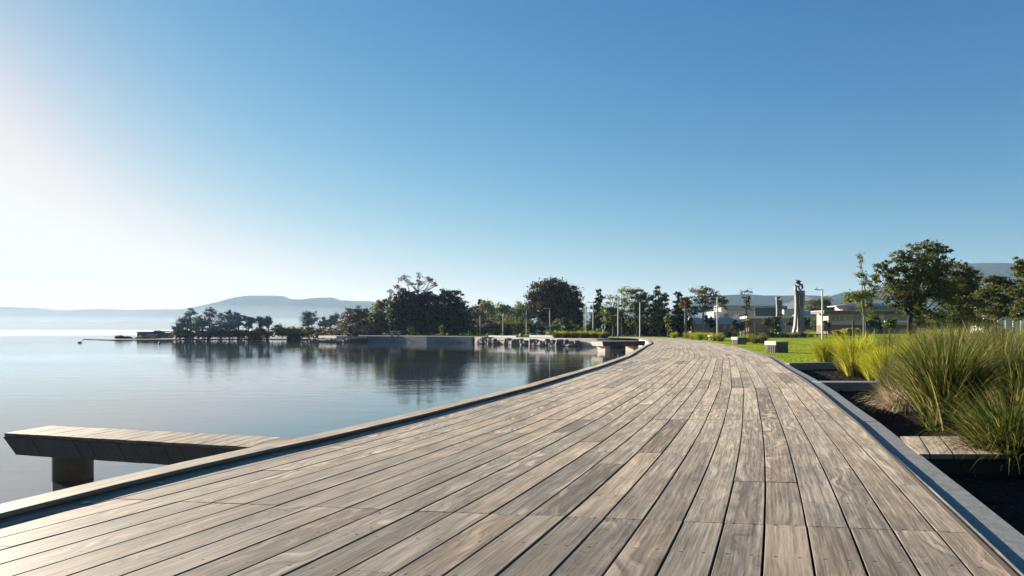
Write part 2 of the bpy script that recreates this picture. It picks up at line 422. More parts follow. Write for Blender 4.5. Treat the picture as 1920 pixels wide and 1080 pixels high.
for j in range(0, 46):
    for k in range(len(NODES)-1):
        Y0, Y1 = NODES[k], min(NODES[k+1], YEND)
        if Y0 < -1 or Y0 >= YEND: continue
        cuts = [Y0]
        if rng.random() < .8: cuts.append(Y0 + .5*rng.randint(2, 6))
        cuts.append(Y1)
        g = .0035 + rng.uniform(0, .0022)
        for c0, c1 in zip(cuts, cuts[1:]):
            if c1 <= c0: continue
            rows = []
            ni = max(1, int(round((c1-c0)/.5)) if Y0 < 50 else 2)
            z = rng.uniform(-.0012, .0012); zt = rng.uniform(-.0012, .0012)
            ga = g + rng.uniform(-.0008, .0008)
            for i in range(ni+1):
                Y = c0 + (c1-c0)*i/ni
                e = .0022 if (i == 0) else (-.0022 if i == ni else 0)
                Yc = Y + e
                xr = Rk(Y) - j*PITCH - ga; xl = Rk(Y) - (j+1)*PITCH + ga
                L = Lx(Y) + .01
                if xr <= L+.01: continue
                xl = max(xl, L)
                if xr - xl < .02: continue
                rows.append((xl, warp(xl, Yc), xr, warp(xr, Yc), z+zt*i/ni, Y))
            if len(rows) > 1:
                rr = rng.random()
                B.strip(rows, .03, (rng.random(), rng.random()**1.3, rng.gauss(.5, .26) if rr > .04 else -.35))
deck = B.build('deck_planks', M_deck, bw)
# dark sheet under the boards, its black standing in for shade in the gaps
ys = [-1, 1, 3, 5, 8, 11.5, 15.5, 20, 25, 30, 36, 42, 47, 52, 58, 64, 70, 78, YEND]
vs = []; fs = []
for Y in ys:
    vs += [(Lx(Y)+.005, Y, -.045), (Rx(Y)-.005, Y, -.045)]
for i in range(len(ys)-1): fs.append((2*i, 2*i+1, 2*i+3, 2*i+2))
mesh_obj('gap_shade_sheet', vs, fs, M_black, bw)

def offset_curve(fn, Ys, off):
    pts = []
    for Y in Ys:
        d = Vector((fn(Y+.05)-fn(Y-.05), .1)).normalized()
        n = Vector((d.y, -d.x))          # towards +x
        pts.append(Vector((fn(Y), Y)) + n*off)
    return pts
def ribbon(mb, fn, Ys, o0, o1, z0, z1, m=0, endcaps=True):
    A = offset_curve(fn, Ys, o0); C = offset_curve(fn, Ys, o1); n = len(Ys); vs = []
    for a, c in zip(A, C): vs += [(a.x,a.y,z0),(a.x,a.y,z1),(c.x,c.y,z1),(c.x,c.y,z0)]
    fs = []
    for i in range(n-1):
        for k in range(4):
            k2 = (k+1) % 4; fs.append((4*i+k, 4*i+k2, 4*i+4+k2, 4*i+4+k))
    fs += [(3,2,1,0), (4*n-4, 4*n-3, 4*n-2, 4*n-1)]
    mb.add(vs, fs, m)
YL = [-5.5+.5*i for i in range(0, 60)] + [25+1.5*i for i in range(0, 33)]
YL = [y for y in YL if y <= 73]
# lakeside kerb: timber cap on a recessed steel channel
KB = Boards(); rng2 = random.Random(3)
seg0 = -1.45
while seg0 < 72:
    seg1 = min(seg0+rng2.choice((3.0, 3.5, 4.0)), 72)
    Ys = [seg0+.003] + [seg0+(seg1-seg0)*i/6 for i in range(1, 6)] + [seg1-.003]
    A = offset_curve(Lx, Ys, -.205); C = offset_curve(Lx, Ys, -.002)
    rows = [(a.x, a.y, c.x, c.y, .0385+rng2.uniform(-.0004,.0004), Y) for a, c, Y in zip(A, C, Ys)]
    KB.strip(rows, .024, (rng2.random(), rng2.random()*.5, rng2.uniform(.45, .9)), .004)
    seg0 = seg1
KB.build('lake_kerb', M_cap, bw)
kb = MB(); ribbon(kb, Lx, YL, -.185, -.014, -.06, .0143); kb.build('kerb_channel', M_steel, bw)
# garden kerb: bright nosing and concrete strip just below deck level
nb = MB(); ribbon(nb, Rx, YL, .004, .03, -.08, .004); nb.build('edge_strip', M_cap, bw)
YR = YL + [75, 78, 82]
rb = MB(); q0 = -4.4
while q0 < 80:
    q1 = q0 + 3.0; n_ = 7
    ribbon(rb, Rx, [q0+.004+(q1-q0-.008)*i/(n_-1) for i in range(n_)], .036, .27+random.Random(int(q0*10)).uniform(-.004,.004), -.36, -.021+random.Random(int(q0*7)).uniform(-.002,.002)); q0 = q1
rb.build('garden_kerb', M_conc, bw)
# sea wall under the lake edge
sw = MB(); ribbon(sw, Lx, YL, -.16, .3, -1.7, -.062); sw.build('sea_wall', M_cream, bw)
# recessed deck lights beside the kerb
ML, t, b = mat('light_lens'); b.inputs['Base Color'].default_value = (.25,.3,.33,1); b.inputs['Roughness'].default_value = .15
for i, Y in enumerate([2.95 + .5*i for i in range(14)]):
    c = offset_curve(Lx, [Y], .085)[0]
    lb = MB()
    lb.tube([(c.x, c.y, -.002), (c.x, c.y, .0035)], .034, 18, 0)
    lb.tube([(c.x, c.y, .0035), (c.x, c.y, .0055)], .024, 18, 1)
    lb.build('deck_light', [M_steel, ML], bw)

rgl = random.Random(91); mb = MB()
for i in range(130):
    Y = 2.2 + 16*rgl.random()**1.5; a_ = rgl.random()
    X = Lx(Y) + (Rx(Y)-Lx(Y))*(a_ if rgl.random() < .5 else (1-.12*a_)); sz = rgl.uniform(.004, .013); an = rgl.uniform(0, 3.14)
    e = Vector((math.cos(an), math.sin(an), .0))*sz; f_ = Vector((-math.sin(an), math.cos(an), 0))*sz*.45
    c = Vector((X, Y, .0045)); u_ = Vector((0, 0, sz*.5))
    mb.add([c-e, c-f_+u_*.3, c+e+u_, c+f_+u_*.4], [(0,1,2),(0,2,3)])
lt = mb.build('leaf_litter', simple('dry_leaf', (.06,.035,.02), (.03,.018,.012))); tag(lt, 'scattered dark dry leaf bits on the boardwalk planks', 'leaf litter', kind='stuff')

# ------------------------------------------------------------ planks with uv in a local frame
def plank_run(name, parent, o, du, dv, nplanks, length, pw, gap, z, th, material, rng, trap=None):
    """planks running along dv, laid side by side along du"""
    Bx = Boards(); o = Vector(o[:2]); du = Vector(du).normalized(); dv = Vector(dv).normalized()
    for i in range(nplanks):
        l0, l1 = 0, length
        if trap: l0, l1 = trap((i+.5)/nplanks)
        rows = []
        for k in range(3):
            q = l0 + (l1-l0)*k/2
            a = o + du*(i*pw+gap/2) + dv*q; c = o + du*((i+1)*pw-gap/2) + dv*q
            cr = du.x*dv.y - du.y*dv.x
            if cr < 0: a, c = c, a
            rows.append((a.x, a.y, c.x, c.y, z + rng.uniform(-.0008, .0008), q))
        Bx.strip(rows, th, (rng.random(), rng.random()**2, rng.gauss(.5, .2)), .003)
    return Bx.build(name, material, parent)

# ------------------------------------------------------------ near jetty
def jetty_near():
    zt = -.18
    D = lambda y: DD(y, zt)
    a = P(8, 812, zt); b_ = P(470, 838, zt); c_ = P(560, 821, zt); d_ = P(95, 798, zt)
    root = empty('jetty', (a.x, a.y, WZ)); tag(root, 'low timber jetty with dark slanted fascia on a round pile beside the near boardwalk', 'jetty')
    O = Vector((a.x, a.y, WZ))
    # extend beneath the boardwalk
    e1 = (b_ - a).normalized(); L = (b_ - a).length + 1.2
    e2 = (d_ - a); W = e2.length; e2 = e2.normalized()
    # planks run from near edge to far edge
    rg = random.Random(5); n = int(L/.155)
    pv = []
    Bx = Boards()
    for i in range(n):
        A = a + e1*(i*.155+.003) - O; Cc = a + e1*((i+1)*.155-.003) - O
        rows = []
        for k in range(3):
            q = W*k/2
            p0 = A + e2*q; p1 = Cc + e2*q
            rows.append((p0.x, p0.y, p1.x, p1.y, zt - WZ + rg.uniform(-.0015,.0015), q))
        Bx.strip(rows, .035, (rg.random(), rg.random()**2, rg.gauss(.6, .2)), .003)
    Bx.build('deck_planks', M_jetty, root)
    # tapered fascia: under-box narrower at the bottom
    mb = MB(); zb = zt - .24; ins = .14
    tops = [a - O, a + e1*L - O, a + e1*L + e2*W - O, a + e2*W - O]
    nrm = Vector((e1.y, -e1.x, 0)); nrm = nrm if nrm.y < 0 else -nrm
    cen = sum(tops, Vector()) / 4
    T = [Vector((p.x, p.y, zt-.036-WZ)) for p in tops]
    Bt = [tops[0] + e1*ins + e2*ins*.35, tops[1] + e2*ins*.35, tops[2] - e2*ins*.35, tops[3] + e1*ins - e2*ins*.35]
    Bt = [Vector((p.x, p.y, zb-WZ)) for p in Bt]
    # split the long near face into boards with fine gaps
    nn = 22
    for i in range(nn):
        s0, s1 = (i+.012)/nn, (i+1-.012)/nn
        j = rg.uniform(-.004, .004)
        q = [T[0].lerp(T[1], s0), T[0].lerp(T[1], s1), Bt[0].lerp(Bt[1], s1), Bt[0].lerp(Bt[1], s0)]
        q = [p + nrm*(.022+j) for p in q]; q2 = [p - nrm*.03 for p in q]
        q[2].z -= rg.uniform(0, .006); q[3].z = q[2].z
        mb.add(q+q2, [(0,3,2,1),(4,5,6,7),(0,1,5,4),(3,7,6,2),(0,4,7,3),(1,2,6,5)])
    mb.add(T+Bt, [(0,1,2,3),(7,6,5,4),(0,4,5,1),(1,5,6,2),(2,6,7,3),(3,7,4,0)])
    mb.build('fascia', M_darkwood, root)
    pc = P(109, 906, WZ) + Vector((0, .28, 0)) - O
    pb = MB(); r = .225
    pb.tube([(pc.x, pc.y, -.9), (pc.x, pc.y, -.02), (pc.x, pc.y, .02), (pc.x, pc.y, zb - WZ - .001)], [r, r, r, r], 28)
    pb.build('pile', M_pile, root, smooth=False)
jetty_near()

def jetty_far():
    c0 = Vector((7.3, 55.0, 0)); root = empty('jetty', (c0.x, c0.y, WZ))
    tag(root, 'short boxy timber jetty on square concrete piles at the far bend of the boardwalk', 'jetty')
    ang = R(27); M = Matrix.Rotation(ang, 3, 'Z'); rg = random.Random(9)
    zt = .015 - WZ
    Bx = Boards(); L = 4.3; W = 1.75
    for i in range(19):
        x0 = i*L/19
        rows = []
        for q in (0, W):
            a = M @ Vector((x0+.004 - 0*q, q, 0)); c = M @ Vector((x0+L/19-.004, q, 0))
            rows.append((a.x, a.y, c.x, c.y, zt, q))
        Bx.strip(rows, .04, (rg.random(), .2, rg.uniform(.4, .8)), .003)
    Bx.build('deck_planks', M_jetty, root)
    mb = MB(); T = [(0,0),(L,0),(L,W),(0,W)]; Bq = [(.16,.12),(L,.12),(L,W-.12),(.16,W-.12)]
    vs = [M @ Vector((x, y, zt-.041)) for x, y in T] + [M @ Vector((x, y, zt-.4)) for x, y in Bq]
    mb.add(vs, [(0,1,2,3),(7,6,5,4),(0,4,5,1),(1,5,6,2),(2,6,7,3)], 0)
    mb.build('fascia', M_darkwood, root)  # dark long side: its shade is put into the colour
    eb = MB(); e = [vs[0], vs[3], vs[7], vs[4]]; nx = M @ Vector((-1, 0, 0))
    eb.add([p + nx*.004 for p in e] + [p + nx*.04 for p in e], [(0,1,2,3),(7,6,5,4),(0,4,5,1),(1,5,6,2),(2,6,7,3),(3,7,4,0)])
    eb.build('sunlit_end', M_benchtop, root)  # pale panel: sunlight on the jetty's left end put into the colour
    for x0 in (.45, 3.3):
        pb = MB(); pb.box((x0, .3, -.9), (x0+.5, W-.35, zt-.401))
        for i, v in enumerate(pb.v): pb.v[i] = tuple(M @ Vector(v))
        pb.build('pile', M_cream, root)
jetty_far()

# ------------------------------------------------------------ bed dividers, timber crossing, mulch
def wall_line(name, pts, thick, z0, z1, m, label, cat='wall', group=None, parent=None):
    pts = [Vector((p[0], p[1])) for p in pts]; n = len(pts); mb = MB(); vs = []
    o = pts[0].copy()
    for i, p in enumerate(pts):
        d = (pts[min(i+1, n-1)] - pts[max(i-1, 0)]).normalized(); q = Vector((-d.y, d.x))*thick
        zz = z1[i] if hasattr(z1, '__len__') else z1
        a = p - o; c = p + q - o
        vs += [(a.x,a.y,z0),(a.x,a.y,zz),(c.x,c.y,zz),(c.x,c.y,z0)]
    fs = []
    for i in range(n-1):
        for k in range(4):
            k2 = (k+1) % 4; fs.append((4*i+k, 4*i+k2, 4*i+4+k2, 4*i+4+k))
    fs += [(3,2,1,0), (4*n-4, 4*n-3, 4*n-2, 4*n-1)]
    mb.add(vs, fs); ob = mb.build(name, m, parent, loc=(o.x, o.y, 0)); tag(ob, label, cat, group)
    return ob
y1 = DD(716); x1 = Rx(y1)+.28
wall_line('garden_edging', [(x1, y1), (x1+1.6, y1), (12, y1-.3)], .42, -.5, -.012, M_conc, 'pale concrete edging strip crossing the garden bed in front of the bright tussocks', 'edging')
y2 = 19.7; x2 = Rx(y2)+.28
wall_line('garden_edging', [(x2, y2-.1), (x2+1.2, y2+.35), (15, 21.2), (40, 23.3)], .16, -.5, .02, M_conc, 'low dark concrete edging between the garden bed and the lawn', 'edging')
def crossing():
    ya, yb = DD(848), DD(815)
    o = Vector((Rx(ya)+.30, ya, 0)); root = empty('timber_crossing', (o.x, o.y, -.36))
    tag(root, 'short timber plank crossing over the dark garden bed beside the boardwalk', 'footbridge')
    rg = random.Random(2); Bx = Boards(); sk = .50
    for i in range(14):
        x0 = i*.189-.12
        rows = []
        for k in range(3):
            q = (yb-ya)*k/2
            xl = x0+.006+q*sk; xr = x0+.183+q*sk
            lim = Rx(ya+q)+.278-o.x
            xl = max(xl, lim)
            if xr < lim + .02: continue
            rows.append((xl, q, xr, q, .345+rg.uniform(-.001,.001), q))
        if len(rows) > 1: Bx.strip(rows, .04, (rg.random(), rg.random()*.4, rg.uniform(.5, .9)), .003)
    Bx.build('deck_planks', M_cap, root)
    mb = MB(); mb.box((.05, .03, 0), (2.6, .07, .303)); mb.box((.6, .8, 0), (2.9, .86, .303))
    mb.build('bearer', M_black, root)
crossing()
bed_pts = [(Rx(Y)+.268, Y) for Y in (-5, 0, 3, 5, 8, 12, 16, 20.2)] + [(15, 21.1), (40, 23), (45, -8)]
bed = poly_sheet('planting_bed_soil', bed_pts, -.18, M_soil, skirt=-.37); tag(bed, kind='structure')
# mulch chips (uncountable)
rg = random.Random(21); mb = MB()
for i in range(11000):
    Y = 2.0 + 17*rg.random()**1.3; X = Rx(Y) + .3 + rg.random()*(2.5+Y*.35)
    s = rg.uniform(.007, .024)*(1+Y*.05); a = rg.uniform(0, 3.14); c = Vector((X, Y, -.176 + rg.uniform(0, .015)))
    e = Vector((math.cos(a), math.sin(a), rg.uniform(-.3,.3)))*s; f_ = Vector((-math.sin(a), math.cos(a), rg.uniform(-.4,.4)))*s*rg.uniform(.2,.5)
    mb.add([c-e-f_, c+e-f_, c+e+f_, c-e+f_], [(0,1,2,3)], 0 if rg.random() < .8 else 1)
mu = mb.build('bark_mulch', [simple('chip_dark', (.055,.034,.020), (.018,.012,.008), scale=9, rough=1.0, spec=0), simple('chip_light', (.13,.085,.05), (.07,.045,.028), scale=9, rough=1.0, spec=0)])
tag(mu, 'loose bark mulch chips over the dark garden bed', 'mulch', kind='stuff')

# ------------------------------------------------------------ tussock grasses
M_gr = {
 'green': foliage('tussock_green', (.022,.036,.008), (.115,.13,.018), (.42,.32,.13), .42),
 'lime':  foliage('tussock_lime',  (.14,.17,.012), (.40,.38,.025), (.50,.40,.10), .5),
 'olive': foliage('tussock_olive', (.055,.06,.018), (.17,.165,.045), (.42,.34,.19), .4),
 'straw': foliage('tussock_straw', (.16,.12,.06), (.46,.37,.22), (.62,.52,.36), .35),
}
def tussock_mesh(name, seed, n, H, spread, width, droop, m, dead=.12, base=.16):
    rg = random.Random(seed); v = []; f = []; tint = []
    for i in range(n):
        a = rg.uniform(0, 2*math.pi); r0 = base*math.sqrt(rg.random())
        a2 = a + rg.gauss(0, .5)
        out = abs(rg.gauss(0, 1))*spread*.5 + spread*.12
        L = H*rg.uniform(.6, 1.08)*(1-.15*min(1, out/spread)); W = width*rg.uniform(.6, 1.3)
        isd = rg.random() < dead
        if isd: out *= 1.5; L *= .85
        d = Vector((math.cos(a2), math.sin(a2), 0)); side = Vector((-d.y, d.x, 0))
        tw = rg.uniform(-.8, .8); side = (side*math.cos(tw) + d*math.sin(tw))
        p0 = Vector((math.cos(a)*r0, math.sin(a)*r0, 0)); b0 = len(v); ns = 5
        tn = min(1, max(0, rg.gauss(.38, .2))) if not isd else rg.uniform(.85, 1)
        dr = droop*rg.uniform(.3, 1.5)
        ang = math.atan(out); pos = p0.copy(); seg = L/ns
        for k in range(ns+1):
            ww = W*(1-(k/ns)**1.6)*.5+.0006
            v.append(tuple(pos - side*ww)); v.append(tuple(pos + side*ww))
            t_ = min(1, tn*(.75+.35*k/ns)) if not isd else tn
            tint += [t_, t_]
            an = ang + dr*(k/ns)**1.5
            pos = pos + (d*math.sin(an) + Vector((0,0,1))*math.cos(an))*seg
        for k in range(ns): q = b0+2*k; f.append((q, q+1, q+3, q+2))
    me = bpy.data.meshes.new(name); me.from_pydata(v, [], f); me.materials.append(m)
    at = me.attributes.new('tint', 'FLOAT', 'POINT'); at.data.foreach_set('value', tint)
    me.polygons.foreach_set('use_smooth', [True]*len(f)); me.update()
    return me
TM = {}
for k, (n, H, sp, wd, dr, m, de) in {
    'big':   (1500, 1.18, .44, .0150, 1.15, 'green', .16),
    'wide':  (1300, .85, 1.25, .0135, 1.5, 'green', .18),
    'tall':  (1200, 1.15, .42, .0145, .7, 'olive', .22),
    'lime':  (1300, 1.1, .5, .0155, .9, 'lime', .10),
    'straw': (750, .55, 1.7, .009, 1.5, 'straw', .4),
    'olive': (1000, .85, .55, .010, .9, 'olive', .2),
    'far':   (420, .75, .75, .030, 1.3, 'lime', .12),
    'farg':  (420, .75, .75, .030, 1.3, 'olive', .08)}.items():
    TM[k] = [tussock_mesh('tussock_'+k, hash(k) % 1000 if False else 17*i+len(k)*5+ord(k[0]), n, H, sp, wd, dr, M_gr[m], de) for i in range(2)]
def tussock(kind, X, Y, z, s, label, group=None, var=0, rz=0):
    o = bpy.data.objects.new('tussock_grass', TM[kind][var % 2]); COL.objects.link(o)
    o.location = (X, Y, z); o.scale = (s, s, s); o.rotation_euler = (0, 0, rz)
    tag(o, label, 'ornamental grass', group); return o
def tpx(kind, px, py, s, label, group=None, var=0, rz=0, z=-.18):
    p = P(px, py, z); return tussock(kind, p.x, p.y, z, s, label, group, var, rz)
GB = 'tussock grasses in the bed right of the boardwalk'
tpx('big', 1770, 806, 1.12, 'large dark green tussock with upright arching blades behind the timber crossing', GB)
tpx('straw', 1700, 772, 1.3, 'straw coloured dry tussock sprawling at the foot of the large green clump', GB, 0, 1)
tpx('wide', 1900, 880, 1.05, 'green tussock with drooping blades in front of the timber crossing at the right edge', GB, 0, 2)
tpx('big', 1915, 790, .95, 'dark green tussock at the right edge behind the end of the timber crossing', GB, 1, 2.2)
tpx('lime', 1603, 706, 1.12, 'bright yellow-green tussock, the largest beyond the concrete edging', GB)
tpx('lime', 1548, 688, .92, 'bright yellow-green tussock nearest the lawn edging', GB, 1)
tpx('olive', 1580, 696, .7, 'small brownish tussock between the two bright yellow-green ones', GB)
tpx('lime', 1662, 722, .9, 'yellow-green tussock just behind the pale concrete edging, right of the brightest one', GB, 1)
tpx('olive', 1672, 740, .75, 'low dull olive tussock just in front of the pale concrete edging', GB, 0, 1.7)
tpx('tall', 1790, 745, 1.25, 'tall olive tussock with pale flower stalks behind the large green clump', GB)
tpx('tall', 1870, 760, 1.2, 'tall olive tussock left of the right edge behind the dark green one', GB, 1)
tpx('lime', 1728, 722, .95, 'yellow-green tussock behind the dry straw coloured clump', GB, 1, .7)
rg = random.Random(33)
GM = 'massed tussocks filling the back of the bed'
for i in range(34):
    Y = rg.uniform(9.0, 20.2); px = rg.uniform(1715 + (20-Y)*2, 1990)
    if Y > 16.5: px = rg.uniform(1660, 1990)
    X = (px-960)/F*Y
    k = rg.choice(('tall', 'olive', 'big', 'tall', 'lime' if px < 1760 else 'olive'))
    tussock(k, X, Y, -.18, rg.uniform(.92, 1.2)*(1.0 if k in ('tall','big','lime') else 1.35), 'tall green and straw tussock among the massed grasses at the back right of the bed', GM, i, rg.uniform(0, 6))
for i in range(5):
    Y = 20.2-.5*i; tussock('lime' if i % 2 else 'olive', (1640+rg.uniform(-8, 30)-960)/F*Y, Y, -.3, rg.uniform(.8,1.0), 'yellow-olive tussock of the cluster left of the dark tree trunk', 'tussocks left of the dark trunk', i, i)
for px, py, k_, s_, lab in ((1640, 716, 'lime', .8, 'small lime tussock behind the concrete edging between the brightest tussock and the olive one'), (1628, 700, 'olive', .8, 'olive tussock right behind the brightest yellow-green tussock'),
                        (1700, 726, 'olive', 1.05, 'brown-green tussock right of the olive pair at the concrete edging'), (1715, 752, 'tall', .8, 'thin olive tussock directly behind the straw coloured clump'), (1562, 676, 'lime', .8, 'small lime tussock at the lawn edging, farthest left in the bed')):
    tpx(k_, px, py, s_, lab, GB, 0, px)
# rows along the far edge of the deck
GF = 'tussocks along the far right edge of the boardwalk'
for i in range(24):
    Y = 78 - 1.45*i + rg.uniform(-.4, .4); X = Rx(Y) + 1.0 + rg.uniform(0, 1.4) + (1.2 if i > 15 else 0)
    if Y < 47: continue
    tussock('far' if rg.random() < .6 else 'farg', X, Y, -.03, rg.uniform(.85, 1.35), 'rounded gold-green tussock in the row along the far right edge of the boardwalk', GF, i, i)
GW = 'tussocks behind the rocks'
for i in range(16):
    px = 1042 + i*6.2; D = rg.uniform(77.5, 80.5)
    tussock('far' if i % 3 else 'farg', (px-960)/F*D, D, -.02, rg.uniform(1.15, 1.5), 'rounded gold-green tussock above the shore rocks left of the life ring', GW, i, i*2)
GS = 'tussocks bordering the far side of the lawn'
for i in range(40):
    px = 1335 + i*4.6 + rg.uniform(-3, 3); D = rg.uniform(79, 90)
    tussock('farg' if i % 3 else 'far', (px-960)/F*D, D, -.02, rg.uniform(.8, 1.3), 'low olive tussock in the border beyond the lawn', GS, i, i)

# leaf clump on the right: short grass blades on the lawn near the bed (uncountable)
mb = MB()
for i in range(9000):
    Y = 21.2 + 30*rg.random()**2; X = Rx(Y) + .3 + rg.random()*(Y*.62)
    a = rg.uniform(0, 6.28); h_ = rg.uniform(.02, .055); wd = .004 + Y*.0002
    p = Vector((X, Y, -.02)); dx = Vector((math.cos(a), math.sin(a), 0))*wd
    mb.add([p-dx, p+dx, p+Vector((rg.uniform(-.02,.02), rg.uniform(-.02,.02), h_))], [(0,1,2)])
gb = mb.build('lawn_grass', M_lawn); tag(gb, 'short mown green grass of the lawn', 'grass', kind='stuff')

# ------------------------------------------------------------ trees
def crown_mesh(lobes, n, ls, seed, clump=.33, gaps=.0, flat=.6, shell=.55):
    """lobes: (x,y,z,rx,ry,rz) local; leaf quads in sub-clumps spread through each lobe"""
    rs = np.random.RandomState(seed)
    vol = np.array([l[3]*l[4]*l[5] for l in lobes])**.8; vol = vol/vol.sum()
    C = []; T = []
    for l, wgt in zip(lobes, vol):
        nl = max(12, int(n*wgt)); r = np.array(l[3:6]); c = np.array(l[:3])
        kc = max(7, int(nl/34))
        dirs = rs.normal(size=(kc, 3)); dirs /= np.linalg.norm(dirs, axis=1)[:, None]
        rad = shell + (1-shell)*rs.rand(kc)**.7
        rad = np.where(rs.rand(kc) < .22, rs.rand(kc)*.8, rad); rad = np.where(rs.rand(kc) < .14, 1.05+.2*rs.rand(kc), rad)
        cc = c + dirs*rad[:, None]*r*.97
        ct = np.clip(rs.normal(.42, .2, kc), 0, 1)
        idx = rs.randint(0, kc, nl)
        sc = (r.mean()*clump)*(.55+.9*rs.rand(kc))
        pts = cc[idx] + rs.normal(size=(nl, 3))*sc[idx][:, None]*np.array([1, 1, flat])*.55
        C.append(pts); T.append(np.clip(ct[idx] + rs.normal(0, .13, nl), 0, 1))
    C = np.concatenate(C); T = np.concatenate(T); m = len(C)
    s = ls*(.6+.8*rs.rand(m))
    a = rs.normal(size=(m, 3)); a /= np.linalg.norm(a, axis=1)[:, None]
    b = rs.normal(size=(m, 3)); b -= a*(a*b).sum(1)[:, None]; b /= np.linalg.norm(b, axis=1)[:, None]
    a *= s[:, None]; b *= (s*.55)[:, None]
    V = np.stack([C-a, C-b*.9+a*.1, C+a, C+b*.9-a*.1], 1).reshape(-1, 3)
    return V, T
def leaf_obj(name, V, T, m, parent):
    n = len(V)//4; me = bpy.data.meshes.new(name)
    me.vertices.add(n*4); me.vertices.foreach_set('co', V.astype(np.float32).ravel())
    me.loops.add(n*4); me.loops.foreach_set('vertex_index', np.arange(n*4, dtype=np.int32))
    me.polygons.add(n); me.polygons.foreach_set('loop_start', np.arange(0, n*4, 4, dtype=np.int32))
    me.polygons.foreach_set('loop_total', np.full(n, 4, dtype=np.int32))
    at = me.attributes.new('tint', 'FLOAT', 'POINT'); at.data.foreach_set('value', np.repeat(T, 4).astype(np.float32))
    me.materials.append(m); me.update(calc_edges=True)
    o = bpy.data.objects.new(name, me); COL.objects.link(o); o.parent = parent
    return o
LF = {
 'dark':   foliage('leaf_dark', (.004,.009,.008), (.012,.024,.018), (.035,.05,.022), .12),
 'euc':    foliage('leaf_euc_hazed', (.15,.19,.22), (.29,.34,.37), (.34,.39,.38), .5),  # pale blue-grey: haze over the spit is put into the leaf colour
 'copper': foliage('leaf_copper', (.020,.016,.008), (.075,.048,.020), (.15,.115,.035), .3),
 'brown':  foliage('leaf_brown', (.025,.020,.014), (.095,.068,.040), (.12,.115,.045), .3),
 'green':  foliage('leaf_green', (.030,.045,.010), (.135,.155,.028), (.30,.28,.06), .45),
 'yellow': foliage('leaf_yellow', (.08,.095,.015), (.27,.26,.045), (.30,.27,.06), .45),
 'orange': foliage('leaf_orange', (.09,.05,.012), (.30,.15,.03), (.34,.22,.06), .4),
 'autumn': foliage('leaf_autumn', (.06,.055,.02), (.17,.13,.045), (.32,.17,.05), .35),
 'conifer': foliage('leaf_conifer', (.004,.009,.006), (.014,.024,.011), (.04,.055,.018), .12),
 'right':  foliage('leaf_right', (.020,.032,.010), (.115,.125,.032), (.30,.17,.045), .45),
}
TS = [100]
def tree(name, label, base_px, D, lobes, n, ls, leaf, group=None, trunk=None, zb=-.02, bark=None, depth=.85, cat='tree',
         r0=None, clump=.33, shell=.55, flat=.6, limbs=True, py_base=None, stems=None):
    """lobes in photo pixels at distance D: (px, py, rx, ry[, depth offset m])"""
    TS[0] += 1; seed = TS[0]; rg = random.Random(seed)
    k = D/F; X0 = (base_px-960)*k
    root = empty(name, (X0, D, zb)); tag(root, label, cat, group)
    LW = []
    for l in lobes:
        dy = l[4] if len(l) > 4 else rg.uniform(-.25, .25)*l[2]*k
        LW.append(((l[0]-960)*k - X0, dy, zat(l[1], D)-zb, l[2]*k, max(l[2], l[3]*.7)*k*depth, l[3]*k))
    V, T = crown_mesh(LW, n, ls, seed, clump, flat=flat, shell=shell)
    top = max(l[2]+l[5] for l in LW)
    tr = MB(); r0 = r0 or max(.05, top*.028)
    cx = sum(l[0]*l[3] for l in LW)/sum(l[3] for l in LW)
    zc = min(l[2]-l[5]*.3 for l in LW); zc = max(zc, top*.12)
    ztop = top*.8
    hub = Vector((cx*.25, 0, zc))
    tr.tube([(0,0,-.15), (cx*.05, 0, zc*.4), hub, Vector((cx*.7, 0, (zc+ztop)/2)), Vector((cx, 0, ztop))], [r0*1.25, r0, r0*.85, r0*.55, r0*.2], 7)
    if limbs:
        for l in LW:
            e = Vector((l[0], l[1], l[2]+l[5]*.2)); m_ = hub.lerp(e, .5) + Vector((0, 0, -abs(l[0])*.12))
            tr.tube([hub, m_, e], [r0*.5, r0*.35, r0*.12], 6)
            for q in range(4):
                a = rg.uniform(0, 6.28); ee = e + Vector((math.cos(a)*l[3]*.8, math.sin(a)*l[4]*.8, rg.uniform(-.1, .8)*l[5]))
                tr.tube([m_.lerp(e, rg.uniform(.2, .9)), ee], [r0*.2, r0*.06], 5)
    if stems:
        for pts in stems:
            tr.tube([(((x-960)*k - X0), 0, zat(y, D)-zb) for x, y in pts], [r0*(1-.75*i/(len(pts)-1)) for i in range(len(pts))], 6)
    tr.build('trunk', bark or M_bark, root, smooth=True)
    leaf_obj('crown', V, T, LF[leaf], root)
    return root

